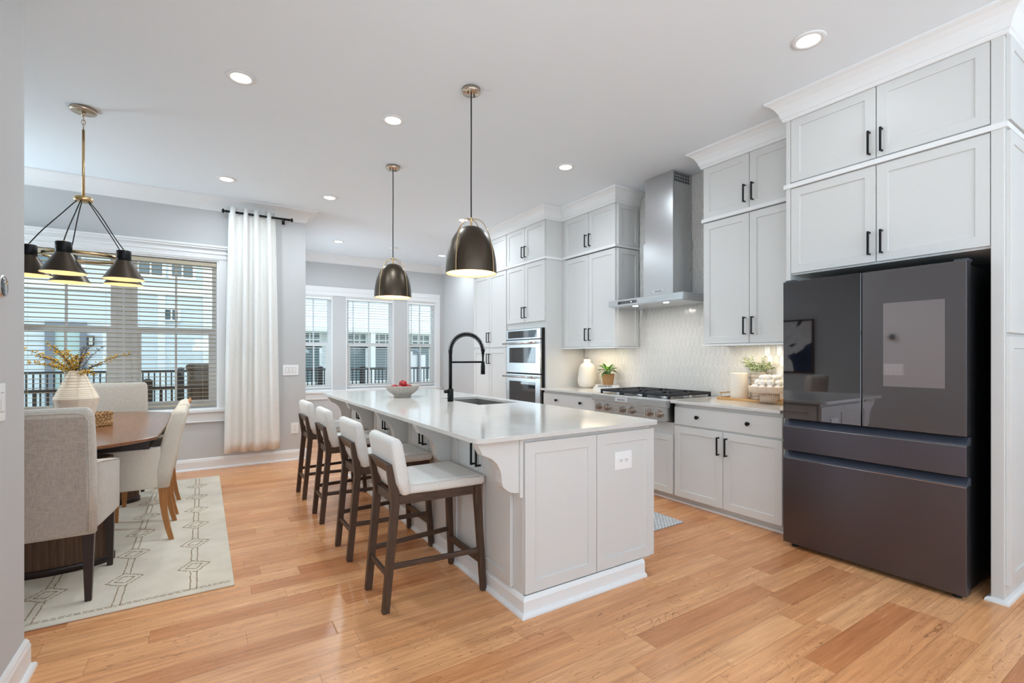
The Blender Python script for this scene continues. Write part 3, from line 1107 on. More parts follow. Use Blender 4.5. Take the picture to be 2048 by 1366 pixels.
# --- backsplash
def backsplash():
    mb = MB()
    mb.m = 0
    areas = [(1.866, 4.774, 0.914, 1.42), (2.735, 3.838, 1.42, CZ - 0.002)]
    for y0, y1, z0, z1 in areas:
        mb.box((XW - 0.0045, y0, z0), (XW - 0.0005, y1, z1))
    mb.m = 1
    PW, PH, hw, hs, pt = 0.0530, 0.0970, 0.0247, 0.0345, 0.0240
    rnd = random.Random(3)
    for (y0, y1, z0, z1) in areas:
        r0 = int((z0 - 0.87) / PH) - 1
        for r in range(r0, int((z1 - 0.87) / PH) + 2):
            for c_ in range(-2, int((y1 - y0) / PW) + 3):
                cy = math.floor(y0 / PW) * PW + c_ * PW + (r % 2) * PW / 2
                cz = 0.87 + r * PH
                if cy + hw < y0 or cy - hw > y1 or cz + hs < z0 or cz - hs > z1:
                    continue
                if z1 < 1.5 and cz >= 1.42 or (z0 > 1.4 and cz < 1.42):
                    continue
                ta, tb = rnd.uniform(-1, 1) * 0.02, rnd.uniform(-1, 1) * 0.012
                hx = [(-hw, -hs), (0, -hs - pt), (hw, -hs), (hw, hs), (0, hs + pt), (-hw, hs)]
                q = 0.93
                outer, inner = [], []
                for a, b in hx:
                    cl = lambda y, z: (min(max(y, y0), y1), min(max(z, 0.9142), CZ - 0.003))
                    y, z = cl(cy + a, cz + b)
                    outer.append((XW - 0.0045, y, z))
                    y, z = cl(cy + a * q, cz + b * 0.965)
                    inner.append((XW - 0.0085 + a * ta + b * tb, y, z))
                vs = outer + inner
                if max(p[1] for p in outer) - min(p[1] for p in outer) < 0.006:
                    continue
                if max(p[2] for p in outer) - min(p[2] for p in outer) < 0.006:
                    continue
                mb.add(vs, [(6, 7, 8, 9, 10, 11)] + [(k, (k + 1) % 6, 6 + (k + 1) % 6, 6 + k) for k in range(6)])
    o = mb.build('backsplash', [M['grout'], M['tile']], weld=False)
    return struct(o)


backsplash()

# ------------------------------------------------------------------ range hood
YH_ = 3.31
hd = thing('range_hood', 'stainless steel chimney range hood above the gas cooktop', 'range hood', (3.9, YH_, 1.815))
mb = MB().box((3.648, YH_ - 0.475, 1.822), (XW - 0.011, YH_ + 0.475, 1.886))
mb.build('canopy', M['steel'], hd, 0.0015)
mb = MB().box((3.665, YH_ - 0.455, 1.815), (XW - 0.03, YH_ + 0.455, 1.822))
mb.build('filter_plate', M['steel'], hd)
mb = MB().hexa([(3.74, YH_ - 0.30, 1.886), (XW - 0.011, YH_ - 0.30, 1.886), (XW - 0.011, YH_ + 0.30, 1.886), (3.74, YH_ + 0.30, 1.886)],
               [(3.874, YH_ - 0.182, 1.925), (XW - 0.011, YH_ - 0.182, 1.925), (XW - 0.011, YH_ + 0.182, 1.925), (3.874, YH_ + 0.182, 1.925)])
mb.build('canopy_collar', M['steel'], hd, 0.0015)
MB().box((3.868, YH_ - 0.188, 1.905), (XW - 0.011, YH_ + 0.188, 2.465)).build('lower_chimney', M['steelv'], hd, 0.0012)
MB().box((3.880, YH_ - 0.177, 2.465), (XW - 0.011, YH_ + 0.177, CZ - 0.001)).build('upper_chimney', M['steelv'], hd, 0.0012)
mb = MB()
for i in range(9):
    for j in range(3):
        xa = 3.905 + i * 0.026
        za = CZ - 0.105 + j * 0.032
        mb.box((xa, YH_ - 0.1785, za), (xa + 0.013, YH_ - 0.1765, za + 0.024))
mb.build('vent_grille', M['slot'], hd, weld=False)
MB().box((3.6465, YH_ + 0.10 - 0.02, 1.838), (3.6485, YH_ + 0.335, 1.868)).build('touch_panel', M['oven_glass'], hd)
MB().cyl((3.6455, YH_ + 0.15, 1.853), (3.6466, YH_ + 0.15, 1.853), 0.005, n=10).build('indicator', M['ledglow'], hd)
MB().box((3.865, YH_ - 0.075, 1.945), (3.8685, YH_ + 0.065, 1.972)).build('name_badge', M['badge'], hd, 0.001)
text_part('badge_lettering', 'KitchenAid', 0.020, M['slot'], hd, (3.8644, YH_ - 0.005, 1.958), (PI / 2, 0, -PI / 2))
for yy in (-0.22, 0.17):
    mb = MB().cyl((3.73, YH_ + yy, 1.8125), (3.73, YH_ + yy, 1.816), 0.028, n=20)
    l = mb.build('hood_lamp', M['lens'], hd)
    area_light('hood_light', Vector((3.73, YH_ + yy, 1.810)) - woff(hd), (0, 0, 0), 0.05, 0.05, 1.1, (1.0, 0.93, 0.82), 'DISK', hd)

# ------------------------------------------------------------------ gas cooktop
ct = thing('gas_cooktop', 'stainless six-burner gas cooktop with black grates and front knobs', 'cooktop', (3.75, YH_, 0.715))
Y0, Y1 = YH_ - 0.477, YH_ + 0.477
XF = 3.415
MB().box((XF + 0.015, Y0 + 0.02, 0.725), (XW - 0.02, Y1 - 0.02, 0.893)).build('body', M['steel'], ct, 0.002)
mb = MB().box((XF, Y0, 0.846), (XF + 0.05, Y1, 0.912)).box((XF + 0.05, Y0, 0.893), (XW - 0.012, Y1, 0.918))
mb.build('top_deck', M['steel'], ct, 0.004, weld=False)
MB().box((XF - 0.003, YH_ - 0.02, 0.862), (XF + 0.002, YH_ + 0.14, 0.898)).build('name_badge', M['badge'], ct, 0.001)
text_part('badge_lettering', 'KitchenAid', 0.022, M['slot'], ct, (XF - 0.0035, YH_ + 0.06, 0.879), (PI / 2, 0, -PI / 2))
for k, yy in enumerate((-0.39, -0.275, -0.06, 0.055, 0.27, 0.385)):
    mb = MB()
    c_ = (XF + 0.015, YH_ + yy, 0.788)
    mb.lathe([(0.0001, -0.003), (0.036, -0.003), (0.036, 0.0), (0.0001, 0.0)], c_, 24, axis='x')
    mb.lathe([(0.0001, -0.045), (0.0235, -0.045), (0.0255, -0.043), (0.0260, -0.022), (0.0300, -0.020), (0.0325, -0.003), (0.0001, -0.003)], c_, 40, False, axis='x')
    kb = mb.build('control_knob', M['knob'], ct)
    MB().box((XF + 0.015 - 0.060, YH_ + yy - 0.007, 0.788 - 0.031), (XF + 0.015 - 0.044, YH_ + yy + 0.007, 0.788 + 0.031)).build('knob_grip', M['chrome'], kb, 0.003)
for g in range(3):
    ya = Y0 + 0.035 + g * 0.296
    yb = ya + 0.290
    xa, xb = XF + 0.085, XW - 0.075
    zt = 0.962
    mb = MB()
    for yy in (ya + 0.009, yb - 0.009):
        mb.box((xa, yy - 0.009, zt - 0.024), (xb, yy + 0.009, zt))
    xm = (xa + xb) / 2
    ym = (ya + yb) / 2
    for xx in (xa + 0.009, xm, xb - 0.009):
        mb.box((xx - 0.009, ya + 0.018, zt - 0.024), (xx + 0.009, yb - 0.018, zt))
    for cx in ((xa + xm) / 2, (xm + xb) / 2):
        for k in range(4):
            a = PI / 4 + k * PI / 2
            p0 = (cx + 0.045 * math.cos(a), ym + 0.045 * math.sin(a), zt - 0.008)
            p1 = (cx + 0.16 * math.cos(a), ym + 0.125 * math.sin(a) * 1.0, zt - 0.008)
            mb.bar(p0, p1, 0.012, 0.016)
        mb.box((cx - 0.006, ya + 0.018, zt - 0.016), (cx + 0.006, ym - 0.05, zt)).box((cx - 0.006, ym + 0.05, zt - 0.016), (cx + 0.006, yb - 0.018, zt))
    for xx in (xa + 0.010, xb - 0.010):
        for yy in (ya + 0.010, yb - 0.010):
            mb.box((xx - 0.010, yy - 0.010, 0.918), (xx + 0.010, yy + 0.010, zt - 0.024))
    mb.build('burner_grate', M['iron'], ct, 0.002, 1, weld=False)
    for cx in ((xa + xm) / 2, (xm + xb) / 2):
        mb = MB()
        mb.lathe([(0.0001, 0.0), (0.060, 0.0), (0.058, 0.010), (0.034, 0.012), (0.034, 0.022), (0.0001, 0.022)], (cx, ym, 0.918), 24)
        bu = mb.build('burner', M['steel'], ct)
        MB().lathe([(0.0001, 0.022), (0.042, 0.022), (0.042, 0.029), (0.0001, 0.031)], (cx, ym, 0.918), 24).build('burner_cap', M['iron'], bu)

# ------------------------------------------------------------------ refrigerator
fr = thing('refrigerator', 'charcoal four-door refrigerator with glass doors and pale screen', 'refrigerator', (3.40, 1.32, 0.0))
fr.rotation_euler = (0, 0, 0)
FW = 0.944


def fpart(name, m, x0, x1, y0, y1, z0, z1, bevel=0.003, parent=None):
    # local frame: x 0 = door face, +x back; y from -FW/2 (camera side) to +FW/2
    mb = MB().box((x0, y0, z0), (x1, y1, z1))
    return mb.build(name, m, parent or fr, bevel, 2, local=True)


h = FW / 2
fpart('body', M['fridge_side'], 0.085, 0.70, -h + 0.012, h - 0.012, 0.03, 1.795)
for nm, ya, yb in (('left', 0.008, h), ('right', -h, 0.002)):
    d = fpart('door', M['fridge_steel'], 0.006, 0.080, ya, yb, 0.878, 1.807, 0.003)
    fpart('glass_panel', M['fridge_glass'], 0.0, 0.006, ya, yb, 0.876, 1.808, 0.0015, d)
    if nm == 'right':
        fpart('screen', M['screen'], -0.0008, 0.0, -0.385, -0.105, 1.125, 1.612, 0, d)
    fpart('hinge_cover', M['fridge_lip'], 0.03, 0.10, yb - 0.06 if nm == 'left' else ya, yb if nm == 'left' else ya + 0.06, 1.807, 1.822, 0.003)
for nm, z0, z1 in (('drawer', 0.662, 0.868), ('freezer_drawer', 0.030, 0.652)):
    d = fpart(nm, M['fridge_steel'], 0.0, 0.080, -h, h, z0, z1 - 0.044, 0.002)
    mb = MB().hexa([(0.0, -h, z1 - 0.044), (0.080, -h, z1 - 0.044), (0.080, h, z1 - 0.044), (0.0, h, z1 - 0.044)],
                   [(0.045, -h, z1), (0.080, -h, z1), (0.080, h, z1), (0.045, h, z1)])
    mb.build('pull_lip', M['fridge_lip'], d, 0.001, 1, local=True)
    fpart('edge_strip', M['chrome'], -0.0006, 0.0015, -h, h, z1 - 0.0465, z1 - 0.0445, 0, d)
mb = MB()
for yy in (-h + 0.05, h - 0.05):
    mb.cyl((0.06, yy, 0.0), (0.06, yy, 0.03), 0.02, n=12).cyl((0.62, yy, 0.0), (0.62, yy, 0.03), 0.02, n=12)
mb.build('levelling_foot', M['dark'], fr, local=True, weld=False)
fr.location = (3.374, 1.320, 0)
fr.rotation_euler = (0, 0, math.radians(0.9))

# ------------------------------------------------------------------ island
isl = thing('kitchen_island', 'white panelled kitchen island with corbels and bar-pull doors', 'kitchen island', (1.8, 3.7, 0))
IX0, IX1, IY0, IY1 = 1.358, 2.285, 2.020, 5.390
mb = MB().box((IX0, IY0, 0.085), (IX1, IY1, 0.105))
mb.box((IX0, IY0, 0.105), (IX0 + 0.02, IY1, 0.8912)).box((IX1 - 0.02, IY0, 0.105), (IX1, IY1, 0.8912))
mb.box((IX0 + 0.02, IY0, 0.105), (IX1 - 0.02, IY0 + 0.02, 0.8912)).box((IX0 + 0.02, IY1 - 0.02, 0.105), (IX1 - 0.02, IY1, 0.8912))
mb.build('cabinet_body', M['cab'], isl, weld=False)
MB().box((IX0 + 0.004, IY0 + 0.004, 0.0), (IX1 - 0.075, IY1 - 0.004, 0.085)).build('plinth', M['cab'], isl)
for x0, x1 in ((1.361, 1.839), (1.843, 2.304)):
    mb = MB()
    shaker(mb, '-Y', x0, x1, 0.102, 0.866, 2.0, 0.020, 0.062)
    mb.build('end_panel', M['cab'], isl, 0.0015, 1)
IB = [(0, 0.0), (0.036, 0.0), (0.035, 0.010), (0.030, 0.018), (0.018, 0.022), (0.018, 0.078), (0.012, 0.088), (0.004, 0.098), (0, 0.098)]
MB().sweep([(IX0, IY1), (IX0, IY0 - 0.018), (IX1 - 0.078, IY0 - 0.018)], IB).build('baseboard', M['trim'], isl)
# corbels and door pairs on the seating side
CB = [2.052, 2.850, 3.640, 4.530, 5.325]
prof = [(0.0, 0.890), (-0.236, 0.890), (-0.234, 0.872), (-0.208, 0.823), (-0.185, 0.813), (-0.158, 0.800), (-0.130, 0.775), (-0.109, 0.738), (-0.102, 0.705),
        (-0.101, 0.675), (-0.092, 0.652), (-0.072, 0.635), (-0.050, 0.622), (-0.028, 0.615), (0.0, 0.613)]
for i, yc in enumerate(CB):
    w = 0.030
    mb = MB()
    X0 = IX0 - 0.020
    mb.prism([(X0 + q, yc - w, z) for q, z in prof], (0, 2 * w, 0))
    cb = mb.build('corbel', M['cab'], isl, 0.002, 1)
    MB().box((IX0 - 0.020, yc - w - 0.010, 0.590), (IX0 - 0.0005, yc + w + 0.010, 0.890)).build('back_plate', M['cab'], cb, 0.001, 1)
for i in range(4):
    ya, yb = CB[i] + 0.052, CB[i + 1] - 0.052
    ym = (ya + yb) / 2
    for a, b, hy in ((ym, yb, ym + 0.03), (ya, ym, ym - 0.03)):
        mb = MB()
        shaker(mb, '-X', a + 0.002, b - 0.002, 0.106, 0.872, IX0 - 0.020, 0.0195, 0.058)
        d = mb.build('door', M['cab'], isl, 0.0015, 1)
        pull(d, '-X', hy, 0.735, IX0 - 0.020, 0.115, M['black'])

# working-side doors of the island
for i in range(5):
    ya = IY0 + 0.02 + i * 0.668
    mb = MB()
    mb.add(*[[(IX1 + n, a, z) for n, a, z in ((0.018, ya, 0.11), (0.018, ya + 0.655, 0.11), (0.018, ya + 0.655, 0.87), (0.018, ya, 0.87),
                                             (0.018, ya + 0.06, 0.17), (0.018, ya + 0.595, 0.17), (0.018, ya + 0.595, 0.81), (0.018, ya + 0.06, 0.81),
                                             (0.010, ya + 0.06, 0.17), (0.010, ya + 0.595, 0.17), (0.010, ya + 0.595, 0.81), (0.010, ya + 0.06, 0.81),
                                             (0.0005, ya, 0.11), (0.0005, ya + 0.655, 0.11), (0.0005, ya + 0.655, 0.87), (0.0005, ya, 0.87))],
             [f for k in range(4) for f in ((k, (k + 1) % 4, 4 + (k + 1) % 4, 4 + k), (4 + k, 4 + (k + 1) % 4, 8 + (k + 1) % 4, 8 + k), (k, 12 + k, 12 + (k + 1) % 4, (k + 1) % 4))] + [(8, 9, 10, 11), (15, 14, 13, 12)]])
    mb.build('door', M['cab'], isl, 0.0015, 1)

# outlet on the end panel
def outlet(label, face, a, z, p, horizontal=False, w=0.115, hgt=0.118, gang=1):
    t = thing('wall_outlet', label, 'outlet', (a if face == '-Y' else p, p if face == '-Y' else a, z))
    P = (lambda u, v, n: (a + u, p - n, z + v)) if face == '-Y' else (lambda u, v, n: (p + n, a + u, z + v))

    def bx(mb, u0, u1, v0, v1, n0, n1):
        return mb.box(P(u0, v0, n0), P(u1, v1, n1))
    bx(MB(), -w / 2, w / 2, -hgt / 2, hgt / 2, 0.0, 0.007).build('cover_plate', M['plastic'], t, 0.003)
    for q in (-0.021, 0.021):
        du, dv = (q, 0) if horizontal else (0, q)
        mb = MB()
        bx(mb, du - 0.015, du + 0.015, dv - 0.015, dv + 0.015, 0.007, 0.009)
        r = mb.build('receptacle', M['plastic'], t, 0.004)
        mb = MB()
        for s_ in (-0.006, 0.006):
            bx(mb, du + s_ - 0.0014, du + s_ + 0.0014, dv - 0.002, dv + 0.007, 0.009, 0.0096)
        bx(mb, du - 0.0022, du + 0.0022, dv - 0.010, dv - 0.006, 0.009, 0.0096)
        mb.build('slots', M['slot'], r, weld=False)
    return t


outlet('white double outlet on the island end panel', '-Y', 2.048, 0.700, 2.0075, True, 0.135, 0.105)
outlet('white wall outlet below the light switches beside the curtain', '-Y', 0.972, 0.400, YD - 0.0005, False, 0.085, 0.135)


def switch(label, a, z, gangs, face, p, w, hgt):
    t = thing('light_switch', label, 'light switch', (a if face == '-Y' else p, p if face == '-Y' else a, z))
    P = (lambda u, v, n: (a + u, p - n, z + v)) if face == '-Y' else (lambda u, v, n: (p + n, a + u, z + v))
    MB().box(P(-w / 2, -hgt / 2, 0), P(w / 2, hgt / 2, 0.007)).build('cover_plate', M['plastic'], t, 0.003)
    for g in range(gangs):
        u = (g - (gangs - 1) / 2) * 0.046
        b = lambda uu, vv, nn: P(u + uu, vv, nn)
        MB().box(b(-0.0182, -0.0365, 0.0068), b(0.0182, 0.0365, 0.0073)).build('rocker_gap', M['gap'], t)
        mb = MB()
        mb.hexa([b(-0.0165, -0.034, 0.006), b(0.0165, -0.034, 0.006), b(0.0165, 0.034, 0.006), b(-0.0165, 0.034, 0.006)],
                [b(-0.0165, -0.034, 0.0075), b(0.0165, -0.034, 0.0075), b(0.0165, 0.034, 0.0115), b(-0.0165, 0.034, 0.0115)])
        mb.build('rocker', M['plastic'], t, 0.001)
    return t


switch('white three-rocker switch plate on the grey wall right of the curtain', 0.925, 1.128, 3, '-Y', YD - 0.0005, 0.180, 0.130)
switch('white switch plate low on the near left wall', 2.405, 1.133, 4, '+X', XL + 0.0005, 0.205, 0.138)
t = thing('thermostat', 'round chrome-rimmed thermostat on the near left wall', 'thermostat', (XL, 2.408, 1.547))
MB().lathe([(0.0001, 0.0005), (0.042, 0.0005), (0.042, 0.024), (0.040, 0.028), (0.036, 0.0285), (0.0001, 0.0285)], (XL, 2.408, 1.547), 36, axis='x').build('housing', M['chrome'], t)
MB().lathe([(0.0001, 0.0287), (0.036, 0.0287), (0.034, 0.031), (0.0001, 0.032)], (XL, 2.408, 1.547), 36, axis='x').build('dial_glass', M['oven_glass'], t)

# countertop with sink cut-out
def island_top():
    bm = bmesh.new()
    x0, x1, y0, y1 = 1.064, 2.322, 1.965, 5.412
    z0, z1 = 0.8915, 0.9145
    R = 0.045
    pts = []
    for cx, cy, a0 in ((x0 + R, y0 + R, PI), (x1 - R, y0 + R, 1.5 * PI), (x1 - R, y1 - R, 0), (x0 + R, y1 - R, 0.5 * PI)):
        for k in range(7):
            a = a0 + k * PI / 12
            pts.append((cx + R * math.cos(a), cy + R * math.sin(a)))
    sx0, sx1, sy0, sy1 = 1.852, 2.232, 3.372, 4.110
    r = 0.015
    hp = []
    for cx, cy, a0 in ((sx0 + r, sy0 + r, PI), (sx1 - r, sy0 + r, 1.5 * PI), (sx1 - r, sy1 - r, 0), (sx0 + r, sy1 - r, 0.5 * PI)):
        for k in range(4):
            a = a0 + k * PI / 6
            hp.append((cx + r * math.cos(a), cy + r * math.sin(a)))
    ed = []
    for loop in (pts, hp):
        vs = [bm.verts.new((p[0] - 1.693, p[1] - 3.6885, 0.0)) for p in loop]
        ed += [bm.edges.new((vs[i], vs[(i + 1) % len(vs)])) for i in range(len(vs))]
    res = bmesh.ops.triangle_fill(bm, use_beauty=True, edges=ed)
    faces = [f for f in bm.faces]
    ex = bmesh.ops.extrude_face_region(bm, geom=faces)
    bmesh.ops.translate(bm, vec=(0, 0, z1 - z0), verts=[v for v in ex['geom'] if isinstance(v, bmesh.types.BMVert)])
    bmesh.ops.recalc_face_normals(bm, faces=bm.faces)
    me = bpy.data.meshes.new('island_countertop')
    bm.to_mesh(me)
    bm.free()
    me.materials.append(M['quartz'])
    o = bpy.data.objects.new('island_countertop', me)
    COL.objects.link(o)
    o.location = (1.693, 3.6885, z0)
    bv = o.modifiers.new('bevel', 'BEVEL')
    bv.width = 0.004
    bv.segments = 2
    bv.limit_method = 'ANGLE'
    bv.angle_limit = math.radians(50)
    return tag(o, 'long white quartz island countertop with rounded corners and a sink cut-out', 'countertop', None)


island_top()
sk = thing('undermount_sink', 'stainless undermount sink sunk in the white island countertop', 'sink', (2.04, 3.74, 0.68))
sx0, sx1, sy0, sy1, sz = 1.846, 2.238, 3.366, 4.116, 0.690
mb = MB()
mb.box((sx0 - 0.012, sy0 - 0.012, sz - 0.004), (sx1 + 0.012, sy1 + 0.012, sz))
mb.box((sx0 - 0.012, sy0 - 0.012, sz), (sx0, sy1 + 0.012, 0.8910)).box((sx1, sy0 - 0.012, sz), (sx1 + 0.012, sy1 + 0.012, 0.8910))
mb.box((sx0, sy0 - 0.012, sz), (sx1, sy0, 0.8910)).box((sx0, sy1, sz), (sx1, sy1 + 0.012, 0.8910))
mb.build('basin', M['sinkst'], sk, weld=False)
MB().lathe([(0.0001, 0.001), (0.045, 0.001), (0.045, 0.004), (0.030, 0.005), (0.0001, 0.002)], ((sx0 + sx1) / 2, (sy0 + sy1) / 2, sz), 24).build('drain', M['chrome'], sk)

# faucet
fx, fy = 1.784, 3.762
fa = thing('kitchen_faucet', 'matte black spring-neck kitchen faucet on the island countertop', 'faucet', (fx, fy, 0.9145))
mb = MB()
mb.lathe([(0.0001, 0.0), (0.0255, 0.0), (0.0255, 0.105), (0.020, 0.108), (0.0001, 0.108)], (fx, fy, 0.9145), 24)
mb.build('base', M['black'], fa)
MB().lathe([(0.0001, 0.0), (0.0145, 0.0), (0.0145, 0.30), (0.0165, 0.302), (0.0165, 0.33), (0.0001, 0.33)], (fx, fy, 1.0225), 20).build('riser', M['black'], fa)
arc = []
x2 = fx + 0.318
zc, rr = 1.345, (x2 - fx) / 2
for k in range(33):
    a = PI - k * PI / 32
    arc.append((fx + rr + rr * math.cos(a), fy, zc + rr * math.sin(a) * 0.93))
MB().tube(arc, 0.008, 10).build('hose', M['black'], fa)
coil = []
NT_ = 33
for k in range(NT_ * 10 + 1):
    u = k / (NT_ * 10)
    a = PI - u * PI
    ph = 2 * PI * u * NT_
    rad = 0.0175
    er = Vector((math.cos(a), 0, math.sin(a) * 0.93)).normalized()
    p = Vector((fx + rr + rr * math.cos(a), fy, zc + rr * math.sin(a) * 0.93))
    coil.append(p + er * rad * math.cos(ph) + Vector((0, 1, 0)) * rad * math.sin(ph))
MB().tube(coil, 0.0034, 5).build('spring_coil', M['black'], fa)
MB().cyl((fx, fy, 1.250), (x2, fy, 1.250), 0.0085, n=14).build('support_arm', M['black'], fa)
mb = MB().lathe([(0.0001, 0.0), (0.016, 0.0), (0.016, 0.020), (0.009, 0.022), (0.009, 0.060), (0.012, 0.090), (0.014, 0.092), (0.014, 0.110), (0.0175, 0.112), (0.0175, 0.128), (0.0001, 0.128)], (x2, fy, 1.233), 18)
mb.build('arm_cradle', M['black'], fa)
MB().lathe([(0.0001, 0.0), (0.0195, 0.0), (0.0185, 0.085), (0.013, 0.094), (0.0001, 0.094)], (x2, fy, 1.140), 20).build('spray_head', M['black'], fa)
mb = MB()
mb.cyl((fx - 0.012, fy, 1.000), (fx - 0.055, fy - 0.0, 1.000), 0.014, n=16)
mb.bar((fx - 0.046, fy, 1.005), (fx + 0.035, fy + 0.045, 1.020), 0.010, 0.008)
mb.build('lever_handle', M['black'], fa)

# ------------------------------------------------------------------ counter stools (local: +x towards the island)
def rounded_slab(c0, c1, hw, prof_pts):
    pass


def cushion_loft(mb, sections, smooth=True):
    """sections: list of (centre, half-width vector, half-thickness vector) -> rounded rectangle rings"""
    rings = []
    for c_, a, b, r in sections:
        c_, a, b = Vector(c_), Vector(a), Vector(b)
        la, lb = a.length, b.length
        ring = []
        r = min(r, la * 0.98, lb * 0.98)
        for sx, sy, t0 in ((1, 1, 0), (-1, 1, PI / 2), (-1, -1, PI), (1, -1, 1.5 * PI)):
            for k in range(5):
                t = t0 + k * PI / 8
                ua = sx * (la - r) + r * math.cos(t)
                ub = sy * (lb - r) + r * math.sin(t)
                ring.append(c_ + a / la * ua + b / lb * ub)
        rings.append(ring)
    return mb.loft(rings, smooth, True)


def make_stool(label):
    t = thing('counter_stool', label, 'stool', (0, 0, 0), 'counter stools along the island')
    for s in (-1, 1):
        mb = MB()
        hw = 0.018
        yb = s * 0.150
        # rear leg: bent plank, thickness in y
        out = [(-0.285, 0.0), (-0.250, 0.0), (-0.198, 0.53), (-0.198, 0.575), (-0.228, 0.752), (-0.264, 0.752), (-0.238, 0.56), (-0.240, 0.52)]
        mb.prism([(x, yb - hw, z) for x, z in out], (0, 2 * hw, 0))
        mb.build('leg', M['walnut'], t, 0.003, local=True)
    for s in (-1, 1):
        mb = MB()
        yt, yf = s * 0.185, s * 0.206
        q = lambda x, y, z, w: [(x - w, y - w, z), (x + w, y - w, z), (x + w, y + w, z), (x - w, y + w, z)]
        mb.hexa(q(0.268, yf, 0.0, 0.0155), q(0.236, yt, 0.600, 0.0195))
        mb.build('leg', M['walnut'], t, 0.003, local=True)
    for s in (-1, 1):
        mb = MB()
        mb.bar((-0.205, s * 0.150, 0.563), (0.232, s * 0.183, 0.563), 0.022, 0.048)
        mb.build('seat_rail', M['walnut_x'], t, 0.002, local=True)
        mb = MB()
        mb.bar((-0.240, s * 0.150, 0.226), (0.252, s * 0.198, 0.226), 0.018, 0.026)
        mb.build('side_stretcher', M['walnut_x'], t, 0.002, local=True)
    MB().bar((-0.215, -0.140, 0.563), (-0.215, 0.140, 0.563), 0.022, 0.048).build('seat_rail', M['walnut'], t, 0.002, local=True)
    MB().bar((0.236, -0.175, 0.563), (0.236, 0.175, 0.563), 0.022, 0.048).build('seat_rail', M['walnut'], t, 0.002, local=True)
    MB().bar((-0.252, -0.135, 0.185), (-0.252, 0.135, 0.185), 0.018, 0.026).build('rear_stretcher', M['walnut'], t, 0.002, local=True)
    MB().bar((0.256, -0.192, 0.170), (0.256, 0.192, 0.170), 0.020, 0.036).build('foot_rail', M['walnut'], t, 0.002, local=True)
    MB().hexa([(-0.243, -0.133, 0.700), (-0.213, -0.133, 0.706), (-0.213, 0.133, 0.706), (-0.243, 0.133, 0.700)],
              [(-0.262, -0.133, 0.752), (-0.228, -0.133, 0.752), (-0.228, 0.133, 0.752), (-0.262, 0.133, 0.752)]).build('top_rail', M['walnut'], t, 0.002, local=True)
    # seat cushion
    mb = MB()
    cushion_loft(mb, [((x, 0, z), (0, w, 0), (0, 0, hz), 0.020) for x, z, w, hz in
                      ((-0.190, 0.618, 0.176, 0.020), (-0.182, 0.618, 0.184, 0.029), (0.0, 0.6185, 0.200, 0.0305), (0.240, 0.6175, 0.214, 0.029), (0.262, 0.616, 0.215, 0.026), (0.276, 0.614, 0.208, 0.017))])
    sc = mb.build('seat', M['fab_w'], t, local=True)
    for s in (-1, 1):
        mb = MB()
        mb.tube([(-0.15, s * 0.1895, 0.640), (0.0, s * 0.2005, 0.640), (0.245, s * 0.2145, 0.638)], 0.0028, 6)
        mb.build('piping', M['fab_w'], sc, local=True)
    mb = MB()
    mb.tube([(0.268, -0.205, 0.634), (0.275, 0, 0.634), (0.268, 0.205, 0.634)], 0.0028, 6)
    mb.build('piping', M['fab_w'], sc, local=True, weld=False)
    # back cushion
    mb = MB()
    secs = []
    for x, z, w, ht in ((-0.160, 0.590, 0.170, 0.020), (-0.166, 0.600, 0.180, 0.028), (-0.186, 0.66, 0.186, 0.034), (-0.206, 0.76, 0.189, 0.034), (-0.224, 0.855, 0.190, 0.031), (-0.228, 0.872, 0.186, 0.024), (-0.230, 0.880, 0.176, 0.012)):
        secs.append(((x, 0, z), (0, w + 0.012, 0), (ht * 0.98, 0, ht * 0.2), 0.022))
    cushion_loft(mb, secs)
    bc = mb.build('backrest', M['fab_w'], t, local=True)
    for s, dx in ((-1, -0.026), (-1, 0.026), (1, -0.026), (1, 0.026)):
        if True:
            mb = MB()
            mb.tube([(-0.186 + dx, s * 0.193, 0.665), (-0.206 + dx, s * 0.196, 0.76), (-0.223 + dx, s * 0.197, 0.855)], 0.0026, 6)
            mb.build('piping', M['fab_w'], bc, local=True, weld=False)
    mb = MB()
    for s in (-1, 1):
        mb.cyl((-0.268, s * 0.150, 0.0), (-0.268, s * 0.150, 0.004), 0.012, n=10).cyl((0.268, s * 0.206, 0.0), (0.268, s * 0.206, 0.004), 0.011, n=10)
    mb.build('foot_glide', M['slot'], t, local=True, weld=False)
    return t


SL = ['dark walnut counter stool with white cushions, nearest the camera',
      'dark walnut counter stool with white cushions, second from the camera along the island',
      'dark walnut counter stool with white cushions, third from the camera along the island',
      'dark walnut counter stool with white cushions, farthest one, by the grey wall outlet']
st0 = make_stool(SL[0])
SP = [(1.046, 2.555, 0.0), (1.050, 3.292, 0.5), (1.046, 4.100, -0.5), (1.040, 4.860, 1.0)]
for i, (x, y, a) in enumerate(SP):
    if i == 0:
        st0.location = (x, y, 0)
    else:
        dup(st0, (x, y, 0), math.radians(a), SL[i])

# ------------------------------------------------------------------ rug
RX0, RX1, RY0, RY1 = -2.75, 0.152, 3.150, 6.120
rug = thing('area_rug', 'cream wool rug with brown diamond lines under the dining table', 'rug', ((RX0 + RX1) / 2, (RY0 + RY1) / 2, 0))
MB().box((RX0, RY0, 0.0005), (RX1, RY1, 0.010)).build('pile', M['rug'], rug, 0.004)
mb = MB()
rr = random.Random(5)


